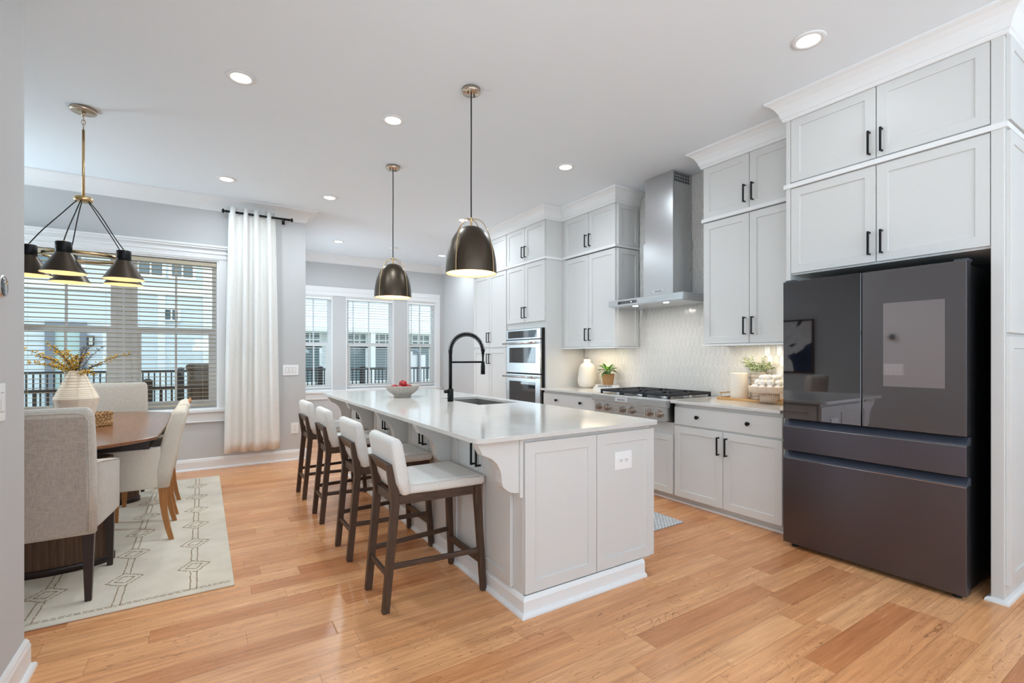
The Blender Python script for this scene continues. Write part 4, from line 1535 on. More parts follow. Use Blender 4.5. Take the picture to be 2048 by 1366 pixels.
def rline(p, q, w=0.006):
    """stitched broken yarn line"""
    p, q = Vector(p), Vector(q)
    L = (q - p).length
    d = (q - p) / L
    n = Vector((-d.y, d.x))
    x = 0.0
    while x < L:
        l = rr.uniform(0.015, 0.032)
        o = n * rr.uniform(-0.002, 0.002)
        a, b = p + d * x + o, p + d * min(L, x + l) + o
        vs = [(a - n * w / 2), (b - n * w / 2), (b + n * w / 2), (a + n * w / 2)]
        mb.add([(v.x, v.y, 0.0101) for v in vs] + [(v.x, v.y, 0.0112) for v in vs], [(4, 5, 6, 7), (0, 1, 5, 4), (1, 2, 6, 5), (2, 3, 7, 6), (3, 0, 4, 7)])
        x += l + rr.uniform(0.003, 0.010)


for ci in range(8):
    xc = -0.045 - ci * 0.335
    for k in range(7):
        yc = 3.555 + k * 0.435
        if yc > RY1 - 0.1:
            continue
        for a, b in ((0.083, 0.100), (0.043, 0.048)):
            P4 = [(xc - a, yc - 0.02), (xc + 0.01, yc - b), (xc + a, yc + 0.02), (xc - 0.01, yc + b)]
            for j in range(4):
                rline(P4[j], P4[(j + 1) % 4])
        for dx in (-0.016, 0.016):
            rline((xc + dx, yc + 0.09), (xc + dx, min(RY1 - 0.03, yc + 0.345)))
    for dx in (-0.016, 0.016):
        rline((xc + dx, 3.20), (xc + dx, 3.465))
for yy in (3.20, 3.215):
    rline((RX0 + 0.02, yy), (RX1 - 0.02, yy), 0.004)
mb.build('diamond_pattern', M['rugline'], rug, weld=False)
ft = MB().box((2.50, 2.45, 0.0005), (3.165, 3.95, 0.009))
tag(ft.build('floor_mat', M['mat_w'], bevel=0.003), 'grey and white woven kitchen mat on the floor behind the island', 'mat')

# ------------------------------------------------------------------ dining table
TX, TY = -0.765, 4.875
tb = thing('dining_table', 'walnut dining table with rounded top and fluted pedestals on the rug', 'dining table', (TX, TY, 0.010))


def boat(a=0.520, b=1.155, side=0.81):
    """straight sides, shallow arched ends, softened corners"""
    half = []
    n = 22
    for k in range(n + 1):
        dx = -a + 2 * a * k / n
        half.append((dx, side + (b - side) * (1 - (dx / a) ** 2)))
    loop = half + [(-x, -y) for x, y in half]
    for _ in range(2):                      # corner cutting
        loop = [p for (x0, y0), (x1, y1) in zip(loop, loop[1:] + loop[:1]) for p in ((x0 * 0.75 + x1 * 0.25, y0 * 0.75 + y1 * 0.25), (x0 * 0.25 + x1 * 0.75, y0 * 0.25 + y1 * 0.75))] if _ == 1 else loop
    return [(TX + x, TY + y) for x, y in loop]


rings = []
for q, z in ((0.90, 0.728), (0.985, 0.737), (1.0, 0.744), (1.0, 0.756), (0.992, 0.760)):
    rings.append([(TX + (x - TX) * q, TY + (y - TY) * (1 - (1 - q) * 0.5), z) for x, y in boat()])
mb = MB().loft(rings, False, True)
mb.build('tabletop', M['tabletop'], tb)
MB().box((TX - 0.42, 4.14, 0.662), (TX + 0.455, 5.62, 0.728)).build('apron', M['espresso'], tb)
for yc, nm in ((3.985, 'a'), (5.465, 'b')):
    n = 144
    rip = lambda a, z: (0.0 if (int(round(a / (2 * PI) * n)) % 3) else -0.03)
    p = MB().lathe([(0.282, 0.050), (0.282, 0.668)], (TX, yc, 0.0), n, False, rip, sx=1.0, sy=0.47)
    pd = p.build('pedestal', M['tablebase'], tb)
    MB().lathe([(0.0001, 0.0105), (0.292, 0.0105), (0.292, 0.046), (0.286, 0.050), (0.0001, 0.050)], (TX, yc, 0.0), 64, sx=1.0, sy=0.49).build('plinth_ring', M['espresso'], pd)


# ------------------------------------------------------------------ dining chairs (local: +y is the front)
def make_host_chair(label):
    t = thing('dining_armchair', label, 'chair', (0, 0, 0.010), 'upholstered armchairs at the table ends')
    # back
    mb = MB()
    secs = []
    for y, z, w, ht in ((0.030, 0.352, 0.285, 0.040), (0.030, 0.60, 0.285, 0.045), (0.018, 0.80, 0.284, 0.045), (-0.004, 0.975, 0.280, 0.042), (-0.008, 1.005, 0.272, 0.038), (-0.010, 1.022, 0.255, 0.026)):
        secs.append(((0, y + 0.02, z), (w, 0, 0), (0, ht, 0), 0.022))
    cushion_loft(mb, secs)
    b = mb.build('backrest', M['fab_b'], t, local=True)
    mb = MB()
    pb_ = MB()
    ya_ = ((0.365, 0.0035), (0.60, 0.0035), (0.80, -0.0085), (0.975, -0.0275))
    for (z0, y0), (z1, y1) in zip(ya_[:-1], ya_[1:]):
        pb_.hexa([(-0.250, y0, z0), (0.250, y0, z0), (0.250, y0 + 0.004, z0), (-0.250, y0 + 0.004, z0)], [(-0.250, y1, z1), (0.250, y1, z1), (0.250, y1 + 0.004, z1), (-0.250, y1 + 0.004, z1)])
    pb_.build('back_panel', M['fab_shade'], b, local=True)  # same cloth as the arms, with shade put into its colour
    y_at = lambda z: 0.0065 - 0.0 if z < 0.6 else 0.0065 - (z - 0.6) * 0.085
    path = [(-0.262, y_at(0.37), 0.37), (-0.262, y_at(0.6), 0.60), (-0.262, y_at(0.8), 0.80), (-0.260, y_at(0.96), 0.955), (-0.245, y_at(0.99), 0.988), (-0.21, y_at(1.0), 0.998),
            (0.21, y_at(1.0), 0.998), (0.245, y_at(0.99), 0.988), (0.260, y_at(0.96), 0.955), (0.262, y_at(0.8), 0.80), (0.262, y_at(0.6), 0.60), (0.262, y_at(0.37), 0.37)]
    mb.tube(path, 0.0045, 6)
    mb.build('piping', M['fab_b'], b, local=True)
    for s in (-1, 1):
        mb = MB()
        secs = []
        for y, z0, z1, hw, xc in ((0.085, 0.352, 0.720, 0.036, 0.242), (0.20, 0.352, 0.712, 0.041, 0.252), (0.40, 0.352, 0.682, 0.045, 0.272), (0.52, 0.352, 0.660, 0.046, 0.282), (0.548, 0.356, 0.646, 0.040, 0.284)):
            secs.append(((s * xc, y, (z0 + z1) / 2), (hw, 0, 0), (0, 0, (z1 - z0) / 2), 0.016))
        cushion_loft(mb, secs)
        a = mb.build('arm', M['fab_b'], t, local=True)
        MB().tube([(s * 0.277, 0.09, 0.710), (s * 0.294, 0.20, 0.703), (s * 0.316, 0.40, 0.673), (s * 0.327, 0.53, 0.650)], 0.0035, 6).build('piping', M['fab_b'], a, local=True)
    mb = MB()
    cushion_loft(mb, [((0, y, z), (w, 0, 0), (0, 0, hz), 0.03) for y, z, hz, w in ((0.09, 0.425, 0.070, 0.20), (0.30, 0.430, 0.078, 0.215), (0.55, 0.425, 0.072, 0.232), (0.575, 0.42, 0.060, 0.225))])
    mb.build('seat', M['fab_b'], t, local=True)
    for sx_, y0, lean in ((-1, 0.045, -0.025), (1, 0.045, -0.025), (-1, 0.51, 0.012), (1, 0.51, 0.012)):
        xl = 0.256 if y0 < 0.1 else 0.282
        q = lambda x, y, z, w: [(x - w, y - w, z), (x + w, y - w, z), (x + w, y + w, z), (x - w, y + w, z)]
        MB().hexa(q(sx_ * xl, y0 + lean, 0.0, 0.014), q(sx_ * (xl - 0.002), y0, 0.352, 0.025)).build('leg', M['espresso'], t, 0.002, local=True)
    return t


hc = make_host_chair('oatmeal armchair at the near table end with its back to the camera')
hc.location = (-0.765, 3.335, 0.010)
dup(hc, (-0.765, 6.30, 0.010), PI, 'oatmeal armchair at the far table end in front of the window')


def make_side_chair(label):
    t = thing('dining_chair', label, 'chair', (0, 0, 0.010), 'cream side chairs with oak legs')
    # back leaning backwards, thick and square
    mb = MB()
    secs = []
    for z, y, w, ht in ((0.375, 0.046, 0.262, 0.046), (0.50, 0.034, 0.264, 0.052), (0.66, 0.000, 0.264, 0.054), (0.80, -0.036, 0.262, 0.051), (0.875, -0.056, 0.258, 0.046), (0.895, -0.061, 0.250, 0.036), (0.903, -0.063, 0.238, 0.022)):
        secs.append(((0, y, z), (w, 0, 0), (0, ht, 0), 0.026))
    cushion_loft(mb, secs)
    b = mb.build('backrest', M['fab_c'], t, local=True)
    for s in (-1, 1):
        mb = MB()
        secs = []
        for y, z1, hw in ((0.050, 0.660, 0.028), (0.20, 0.655, 0.029), (0.410, 0.648, 0.029), (0.424, 0.640, 0.022)):
            secs.append(((s * 0.234, y, (0.375 + z1) / 2), (hw, 0, 0), (0, 0, (z1 - 0.375) / 2), 0.014))
        cushion_loft(mb, secs)
        mb.build('arm', M['fab_c'], t, local=True)
    mb = MB()
    cushion_loft(mb, [((0, y, z), (0.205, 0, 0), (0, 0, hz), 0.03) for y, z, hz in ((0.08, 0.425, 0.050), (0.25, 0.430, 0.055), (0.385, 0.428, 0.052), (0.405, 0.425, 0.042))])
    mb.build('seat', M['fab_c'], t, local=True)
    for s in (-1, 1):
        # rear sabre leg
        mb = MB()
        rings = []
        for z, y, w in ((0.0, -0.012, 0.015), (0.08, 0.008, 0.016), (0.18, 0.026, 0.018), (0.28, 0.036, 0.021), (0.375, 0.040, 0.024)):
            rings.append([(s * 0.232 - 0.014, y - w, z), (s * 0.232 + 0.014, y - w, z), (s * 0.232 + 0.014, y + w, z), (s * 0.232 - 0.014, y + w, z)])
        mb.loft(rings, False, True)
        mb.build('leg', M['oak'], t, 0.002, local=True)
        q = lambda x, y, z, w: [(x - w, y - w, z), (x + w, y - w, z), (x + w, y + w, z), (x - w, y + w, z)]
        MB().hexa(q(s * 0.232, 0.375, 0.0, 0.014), q(s * 0.232, 0.370, 0.376, 0.022)).build('leg', M['oak'], t, 0.002, local=True)
    return t


sc0 = make_side_chair('cream side chair with honey oak legs, nearer of the two by the table')
sc0.location = (-0.198, 4.400, 0.010)
sc0.rotation_euler = (0, 0, PI / 2)
sc1 = dup(sc0, (-0.192, 5.040, 0.010), PI / 2, 'cream side chair with honey oak legs, farther of the two, toward the curtain')

MB().tube([(0.075 * u, -0.098, 0.892 + 0.030 * (1 - u * u)) for u in [k / 8 - 1 for k in range(17)]], 0.010, 8).build('top_grip', M['oak'], sc1, local=True)

# ------------------------------------------------------------------ ceiling downlights
def can(x, y, label, power=CAN_POWER):
    t = thing('ceiling_light', label, 'ceiling light', (x, y, CZ), 'recessed ceiling lights')
    MB().lathe([(0.058, -0.004), (0.064, -0.008), (0.086, -0.006), (0.090, -0.0005), (0.058, -0.0005)][::1] + [(0.058, -0.004)], (x, y, CZ), 40).build('trim_ring', M['trim'], t)
    MB().lathe([(0.0001, -0.0045), (0.058, -0.0045), (0.058, -0.0008), (0.0001, -0.0008)], (x, y, CZ), 32).build('lens', M['lens'], t)
    area_light('downlight', (0, 0, -0.010), (0, 0, 0), 0.11, 0.11, power, CAN_COLOR, 'DISK', t, math.radians(165))
    return t


can(0.211, 3.632, 'lit recessed ceiling light leftmost of the front row, above the floor left of the stools')
can(1.242, 3.650, 'lit recessed ceiling light between the two black-corded pendants on the ceiling')
can(2.955, 3.652, 'lit recessed ceiling light in front of the steel range hood')
can(2.955, 1.428, 'lit recessed ceiling light in front of the refrigerator cabinets, largest in view', 1.5)
can(0.206, 5.792, 'lit recessed ceiling light above the curtain rod')
can(1.231, 5.825, 'lit recessed ceiling light beside the crown moulding corner where the grey wall ends')
can(2.951, 5.815, 'lit recessed ceiling light partly behind the nearer pendant frame')
can(1.823, 7.979, 'lit recessed ceiling light above the left side of the breakfast windows')
can(3.660, 8.072, 'lit recessed ceiling light above the right side of the breakfast windows')
sd = MB().lathe([(0.0001, -0.028), (0.050, -0.028), (0.064, -0.020), (0.066, -0.0005), (0.0001, -0.0005)], (2.703, 7.919, CZ), 32)
tag(sd.build('smoke_detector', M['plastic']), 'small unlit white disc on the ceiling behind the farther pendant cord', 'smoke detector')

# ------------------------------------------------------------------ pendants
def pendant(label):
    t = thing('pendant_lamp', label, 'pendant lamp', (0, 0, CZ), 'bronze dome pendants over the island')
    zr = -1.266
    MB().lathe([(0.0001, -0.028), (0.060, -0.028), (0.064, -0.024), (0.064, -0.0005), (0.0001, -0.0005)], (0, 0, 0), 36).build('canopy', M['nickel'], t, local=True)
    sc = MB()
    for s in (-1, 1):
        sc.cyl((s * 0.030, 0.012 * s, -0.040), (s * 0.030, 0.012 * s, -0.028), 0.005, n=10)
    sc.build('canopy_screw', M['bronze'], t, local=True, weld=False)
    MB().tube([(0, 0, -0.028), (0.001, 0.001, -0.3), (-0.001, 0.0, -0.6), (0, 0, -0.885)], 0.0046, 8).build('cord', M['cord'], t, local=True)
    H, R = 0.325, 0.175
    prof = []
    N = 22
    for k in range(N + 1):
        u = k / N
        a = u * PI / 2
        z = zr + H * math.sin(a)
        r = R * (math.cos(a) ** 0.80) if k < N else 0.012
        prof.append((max(r, 0.012), z))
    inner = [(max(r - 0.004, 0.008), z - (0.004 if k > 2 else 0)) for k, (r, z) in enumerate(prof)]
    MB().lathe(prof, (0, 0, 0), 48).build('dome_shade', M['bronze'], t, local=True)
    MB().lathe([(R, zr)] + inner[0:], (0, 0, 0), 48).build('shade_lining', M['shade_in'], t, local=True)
    MB().lathe([(0.0001, zr + 0.385), (0.008, zr + 0.385), (0.009, zr + 0.375), (0.007, zr + 0.370), (0.007, zr + 0.335), (0.013, zr + 0.320), (0.0001, zr + 0.318)], (0, 0, 0), 18).build('stem', M['brass'], t, local=True)
    for k in range(4):
        a = math.radians(-62 + 90 * k)
        pts = []
        for j in range(15):
            u = j / 14
            ang = u * PI / 2
            rr_ = 0.006 + 0.172 * math.sin(ang) ** 0.85
            z = zr + 0.012 + 0.362 * math.cos(ang) ** 0.92
            rr_ = max(rr_, 0.006)
            pts.append((rr_ * math.cos(a), rr_ * math.sin(a), z))
        pts.append((0.1795 * math.cos(a), 0.1795 * math.sin(a), zr - 0.002))
        MB().tube(pts, 0.0030, 7).build('frame_wire', M['brass'], t, local=True)
    MB().sphere((0, 0, zr + 0.16), 0.032, 16, 10).build('bulb', M['bulb'], t, local=True)
    MB().cyl((0, 0, zr + 0.19), (0, 0, zr + 0.31), 0.018, n=16).build('socket', M['brass'], t, local=True)
    area_light('pendant_light', (0, 0, zr + 0.12), (0, 0, 0), 0.07, 0.07, 1.7, (1.0, 0.85, 0.62), 'DISK', t)
    return t


p0 = pendant('dark bronze dome pendant nearer the camera, hanging over the island')
p0.location = (1.552, 2.942, CZ)
p1 = dup(p0, (1.546, 4.543, CZ), 0.0, 'dark bronze dome pendant farther away, in front of the breakfast windows')

# ------------------------------------------------------------------ chandelier
CX, CY = -0.745, 4.724
ch = thing('chandelier', 'brass ring chandelier with five black cone shades over the dining table', 'chandelier', (CX, CY, CZ))
MB().lathe([(0.0001, -0.026), (0.074, -0.026), (0.080, -0.022), (0.080, -0.0005), (0.0001, -0.0005)], (CX, CY, CZ), 36).build('canopy', M['nickel'], ch)
mb = MB()
mb.lathe([(0.0001, -0.05), (0.012, -0.05), (0.014, -0.026), (0.0001, -0.026)], (CX, CY, CZ), 16)
for k in range(3):
    c0 = (CX, CY, CZ - 0.070 - k * 0.030)
    pts = []
    for j in range(13):
        a = 2 * PI * j / 12
        u, v = 0.011 * math.cos(a), 0.021 * math.sin(a)
        pts.append((c0[0] + (u if k % 2 else 0), c0[1] + (0 if k % 2 else u), c0[2] + v))
    mb.tube(pts, 0.0032, 6, False)
mb.build('chain', M['nickel'], ch, weld=False)
MB().cyl((CX, CY, CZ - 0.155), (CX, CY, 2.475), 0.0085, n=16).build('rod', M['brass'], ch)
MB().lathe([(0.0001, 0.0), (0.050, 0.0), (0.056, 0.006), (0.056, 0.028), (0.050, 0.034), (0.0001, 0.036)], (CX, CY, 2.445), 32).build('hub', M['brass'], ch)
RZ = 2.035
RG, RS = 0.225, 0.288
band = MB()
band.lathe([(RG - 0.003, -0.010), (RG + 0.003, -0.010), (RG + 0.003, 0.010), (RG - 0.003, 0.010), (RG - 0.003, -0.010)], (CX, CY, RZ), 72)
band.build('ring', M['brass'], ch)
for k in range(5):
    # angle measured from camera-right towards depth
    a = math.radians(-69 + 72 * k)
    R_, D_ = math.cos(a), math.sin(a)
    ux, uy = R_ * CS + D_ * SN, -R_ * SN + D_ * CS
    px, py = CX + RS * ux, CY + RS * uy
    sh = MB()
    zr = 1.871
    sh.lathe([(0.126, 0.0), (0.046, 0.136), (0.044, 0.140)], (px, py, zr), 40)
    s_ = sh.build('cone_shade', M['bronze'], ch)
    MB().lathe([(0.126, 0.0), (0.122, 0.002), (0.040, 0.134)], (px, py, zr), 40).build('shade_lining', M['shade_in'], s_)
    MB().lathe([(0.0001, 0.213), (0.043, 0.213), (0.045, 0.210), (0.045, 0.138), (0.040, 0.134), (0.0001, 0.134)], (px, py, zr), 32).build('shade_neck', M['black'], s_)
    MB().sphere((px, py, zr + 0.072), 0.026, 14, 10).build('bulb', M['bulb'], s_)
    mb = MB()
    mb.cyl((px, py, zr + 0.213), (px, py, zr + 0.222), 0.008, n=12)
    mb.cyl((CX + (RG + 0.002) * ux, CY + (RG + 0.002) * uy, RZ), (CX + (RS - 0.043) * ux, CY + (RS - 0.043) * uy, RZ), 0.006, n=10)
    mb.build('shade_mount', M['brass'], s_, weld=False)
    hx, hy = CX + 0.038 * ux, CY + 0.038 * uy
    pts = []
    for j in range(13):
        u = j / 12
        w = math.sin(u * PI * 2) * 0.012
        rr_ = 0.038 + (RS - 0.038) * (u ** 0.92)
        z = 2.445 + (zr + 0.220 - 2.445) * u + w * (0.6 if k % 2 else -0.4)
        pts.append((CX + rr_ * ux, CY + rr_ * uy, z))
    MB().tube(pts, 0.0036, 7).build('cord', M['cord'], ch)
    area_light('chandelier_light', (px - CX, py - CY, zr + 0.04 - CZ), (0, 0, 0), 0.05, 0.05, 1.1, (1.0, 0.82, 0.56), 'DISK', ch)

# ------------------------------------------------------------------ curtain and rod
CYR = YD - 0.125
rd = thing('curtain_rod', 'black curtain rod with finials under the crown moulding', 'curtain rod', (0.56, CYR, 2.975))
MB().cyl((0.232, CYR, 2.972), (0.885, CYR, 2.972), 0.0125, n=16).build('rod', M['black'], rd)
for s, x in ((-1, 0.232), (1, 0.885)):
    mb = MB()
    mb.lathe([(0.0001, 0.0), (0.015, 0.0), (0.015, 0.010), (0.009, 0.014), (0.010, 0.020), (0.024, 0.030), (0.026, 0.036), (0.018, 0.046), (0.0001, 0.052)] if s > 0 else
             [(0.0001, -0.052), (0.018, -0.046), (0.026, -0.036), (0.024, -0.030), (0.010, -0.020), (0.009, -0.014), (0.015, -0.010), (0.015, 0.0), (0.0001, 0.0)], (x, CYR, 2.972), 20, axis='x')
    mb.build('finial', M['black'], rd)
mb = MB()
mb.box((0.835, CYR - 0.006, 2.955), (0.847, YD - 0.001, 2.967)).box((0.826, YD - 0.006, 2.935), (0.856, YD - 0.001, 2.985))
mb.build('bracket', M['black'], rd, weld=False)
cv = MB()
NX, NZ = 140, 26
cols = []
z_top, z_bot = 3.030, 0.185
for j in range(NZ + 1):
    v = j / NZ
    z = z_top + (z_bot - z_top) * v
    row = []
    for i in range(NX + 1):
        u = i / NX
        x0 = 0.262 - 0.050 * v ** 0.8
        x1 = 0.745 + 0.055 * v ** 0.8
        uu = u - 0.018 * math.sin(2 * PI * u * 2 + 1.0) * (1 - 0.3 * v)
        x = x0 + (x1 - x0) * uu
        amp = 0.036 + 0.012 * v
        ph = 2 * PI * (u * 4.0) - 0.35
        wv = math.sin(ph + 0.5 * v * math.sin(3 * u + 1))
        wv = math.copysign(abs(wv) ** 0.75, wv)
        y = CYR + 0.004 - amp * wv - 0.006 * v * math.sin(9 * u + 2 * v)
        y = min(y, YD - 0.040)
        row.append((x, y, z))
    cols.append(row)
th = 0.0022
front = [p for r in cols for p in r]
back = [(p[0], p[1] + th, p[2]) for p in front]
n1 = NX + 1
fs = []
for j in range(NZ):
    for i in range(NX):
        a = j * n1 + i
        fs.append((a, a + 1, a + n1 + 1, a + n1))
cv.add(front, fs, True)
cv.add(back, [f[::-1] for f in fs], True)
edge = [j * n1 for j in range(NZ + 1)]
nf = len(front)
allv = front + back
cv.add(allv, [(edge[j], edge[j + 1], nf + edge[j + 1], nf + edge[j]) for j in range(NZ)] +
       [(e_ + NX, nf + e_ + NX, nf + e2 + NX, e2 + NX) for e_, e2 in zip(edge[:-1], edge[1:])] +
       [(i, nf + i, nf + i + 1, i + 1) for i in range(NX)] + [(NZ * n1 + i, NZ * n1 + i + 1, nf + NZ * n1 + i + 1, nf + NZ * n1 + i) for i in range(NX)], False)
cu = cv.build('curtain', M['curtain'])
tag(cu, 'long white linen curtain hanging in folds at the right of the dining window', 'curtain')

# ------------------------------------------------------------------ dining table decor
VX, VY, VZ = -0.770, 4.640, 0.760
prof = [(0.0001, 0.0), (0.072, 0.0), (0.074, 0.004)]
zz = 0.006
segs = [(0.076, 0.006), (0.120, 0.205), (0.128, 0.236), (0.104, 0.292), (0.074, 0.360), (0.055, 0.405), (0.043, 0.432)]
N = 96
for k in range(N + 1):
    z = 0.006 + (0.432 - 0.006) * k / N
    for (r0, z0), (r1, z1) in zip(segs[:-1], segs[1:]):
        if z0 <= z <= z1 + 1e-6:
            r = r0 + (r1 - r0) * (z - z0) / (z1 - z0)
            break
    pitch = 0.0135 if z < 0.30 else 0.021
    ph = (z / pitch) % 1.0
    r -= 0.0052 * (abs(ph - 0.5) * 2) ** 2.2
    prof.append((r, z))
prof += [(0.040, 0.436), (0.036, 0.430), (0.048, 0.36), (0.070, 0.25)]
va = thing('ribbed_vase', 'cream lantern-shaped ribbed vase on the dining table', 'vase', (VX, VY, VZ))
MB().lathe(prof, (VX, VY, VZ), 64).build('body', M['paper'], va)
mb = MB()
for k in range(8):
    a = 2 * PI * k / 8 + 0.25
    pts = [(VX + (r + 0.0008) * math.cos(a), VY + (r + 0.0008) * math.sin(a), VZ + z) for r, z in segs]
    mb.tube(pts, 0.0011, 5)
mb.build('seam_cord', M['paper'], va, weld=False)
br = thing('branch_arrangement', 'twiggy branches with yellow berries standing in the cream ribbed vase', 'branches', (VX, VY, VZ + 0.40))
rb = random.Random(11)
specs = [(-0.42, 0.26, 1), (-0.34, 0.31, 1), (-0.37, 0.16, 0), (-0.28, 0.10, 1), (-0.22, 0.24, 1), (-0.30, 0.05, 1), (-0.12, 0.27, 0), (-0.05, 0.20, 1), (0.02, 0.24, 1), (0.08, 0.17, 1), (0.16, 0.29, 0), (0.22, 0.26, 0), (0.30, 0.19, 1), (0.20, 0.08, 0), (0.27, -0.02, 1), (-0.16, 0.17, 1), (0.10, 0.28, 0), (-0.10, 0.12, 1)]
for (dr, dz, berry) in specs:
    dz *= 0.66
    dd = rb.uniform(-0.20, 0.20)
    ex, ey = dr * CS + dd * SN, -dr * SN + dd * CS
    b0 = Vector((VX + rb.uniform(-0.02, 0.02), VY + rb.uniform(-0.02, 0.02), VZ + 0.36))
    b1 = Vector((VX + ex * 0.25, VY + ey * 0.25, VZ + 0.455 + abs(dz) * 0.45))
    b2 = Vector((VX + ex, VY + ey, VZ + 0.43 + dz))
    pts = []
    for j in range(15):
        u = j / 14
        pts.append(b0 * (1 - u) ** 2 + b1 * 2 * u * (1 - u) + b2 * u * u)
    mb = MB()
    mb.m = 0
    mb.tube(pts, [0.0024 * (1 - 0.6 * j / 14) for j in range(15)], 5)
    for j in range(4, 15):
        for q in range(6):
            p = pts[j] + (pts[j - 1] - pts[j]) * rb.random()
            d = Vector((rb.uniform(-1, 1), rb.uniform(-1, 1), rb.uniform(-0.5, 1))).normalized()
            tip = p + d * rb.uniform(0.010, 0.024)
            mb.m = 0
            mb.tube([p, tip], 0.0008, 4, False)
            mb.m = 1 if (berry and rb.random() < 0.92) else 0
            mb.sphere(tip, rb.uniform(0.0030, 0.0056) if mb.m else 0.0020, 6, 4)
    mb.build('branch', [M['twig'], M['yellow']], br, weld=False)
# braided basket
bk = thing('braided_basket', 'small round braided seagrass basket beside the ribbed vase', 'basket', (-0.700, 4.905, 0.760))
mb = MB()
for lv in range(5):
    for k in range(26):
        a = 2 * PI * (k + 0.5 * (lv % 2)) / 26
        R_ = 0.096 + 0.003 * math.sin(lv * 2)
        c_ = Vector((-0.700 + R_ * math.cos(a), 4.905 + R_ * math.sin(a), 0.772 + lv * 0.0205))
        tn = Vector((-math.sin(a), math.cos(a), 0))
        ud = Vector((0, 0, 1)) * (1 if lv % 2 else -1)
        d = (tn * 0.9 + ud * 0.75).normalized()
        pts = [c_ - d * 0.016, c_, c_ + d * 0.016]
        mb.tube(pts, [0.004, 0.0085, 0.004], 6)
mb.build('braided_wall', M['seagrass'], bk, weld=False)
MB().lathe([(0.0001, 0.0005), (0.092, 0.0005), (0.092, 0.008), (0.0001, 0.008)], (-0.700, 4.905, 0.760), 32).build('base', M['seagrass'], bk)

# ------------------------------------------------------------------ fruit bowl
BX, BY, BZ = 1.600, 4.430, 0.9145
bw = MB()
bw.lathe([(0.0001, 0.0), (0.078, 0.0), (0.079, 0.010), (0.082, 0.018), (0.100, 0.032), (0.126, 0.050), (0.146, 0.074), (0.157, 0.100), (0.158, 0.106), (0.154, 0.108),
          (0.148, 0.100), (0.136, 0.074), (0.114, 0.052), (0.088, 0.036), (0.0001, 0.026)], (BX, BY, BZ), 56)
tag(bw.build('fruit_bowl', M['stone']), 'speckled grey stone footed bowl of apples on the island', 'bowl')


def apple(label):
    t = thing('apple', label, 'apple', (0, 0, 0), 'red apples in the grey bowl')
    pr = []
    R = 0.038
    for k in range(17):
        u = k / 16
        a = -PI / 2 + PI * u
        r = R * math.cos(a) * (1 + 0.10 * math.sin(a))
        z = R * 0.90 * math.sin(a)
        if u > 0.80:
            z -= 0.012 * ((u - 0.80) / 0.20) ** 1.3
        if u < 0.12:
            z += 0.006 * ((0.12 - u) / 0.12)
        pr.append((max(r, 0.0004), z))
    MB().lathe(pr, (0, 0, 0.034), 28).build('skin', M['apple'], t, local=True)
    MB().tube([(0, 0, 0.053), (0.002, 0, 0.066), (0.005, 0.001, 0.076)], 0.0014, 6).build('stem', M['stem'], t, local=True)
    return t


ap = apple('red apple resting on top of the pile in the grey bowl')
ap.location = (BX + 0.004, BY - 0.002, BZ + 0.0935)
ap.rotation_euler = (0.35, -0.35, 0.4)
APL = 'red apple half hidden below the rim of the grey bowl'
for i, (x, y, z, r) in enumerate([(0.073 * math.cos(k * PI * 0.4 + 0.5), 0.073 * math.sin(k * PI * 0.4 + 0.5), 0.0525, 1.0 + k * 0.9) for k in range(5)]):
    a = dup(ap, (BX + x, BY + y, BZ + z), None, APL)
    a.rotation_euler = (0.5 * math.sin(r * 7), 0.6 * math.cos(r * 5), r)

# ------------------------------------------------------------------ left counter decor
v2 = thing('ribbed_jug_vase', 'cream carved vase with a narrow neck in the counter corner by the oven', 'vase', (4.002, 4.525, 0.914))
rip = lambda a, z: 0.012 * math.sin(a * 36) if 0.03 < z < 0.26 else 0.0
MB().lathe([(0.0001, 0.0), (0.075, 0.0), (0.088, 0.006), (0.108, 0.035), (0.116, 0.075), (0.114, 0.120), (0.104, 0.190), (0.096, 0.245), (0.090, 0.268), (0.072, 0.290), (0.046, 0.304), (0.043, 0.312), (0.043, 0.348), (0.038, 0.350), (0.036, 0.31), (0.0001, 0.305)],
           (4.002, 4.525, 0.914), 108, True, rip).build('body', M['cream'], v2)
bx_, by_ = 4.003, 4.185


def book(label, z0, L, D, T, col, striped, dx=0.0, dy=0.0, turn=0.0):
    ang = -TH + turn
    t = thing('book', label, 'book', (bx_ + dx, by_ + dy, z0), 'books under the potted plant')
    t.rotation_euler = (0, 0, ang)
    mb = MB().box((-L / 2, -D / 2, 0), (L / 2, D / 2, 0.0025)).box((-L / 2, -D / 2, T - 0.0025), (L / 2, D / 2, T)).box((-L / 2, -D / 2, 0.0025), (L / 2, -D / 2 + 0.003, T - 0.0025))
    c_ = mb.build('cover', col, t, local=True, weld=False)
    MB().box((-L / 2 + 0.004, -D / 2 + 0.003, 0.0025), (L / 2 - 0.004, D / 2 - 0.004, T - 0.0025)).build('pages', M['pages'], t, local=True)
    if striped:
        mb = MB()
        for k in range(10):
            xa = -L / 2 + 0.006 + k * 0.0165
            mb.box((xa, -D / 2 - 0.0006, 0.001), (xa + 0.009, -D / 2, T - 0.001))
        mb.build('spine_stripes', M['bookk'], t, local=True, weld=False)
    return t


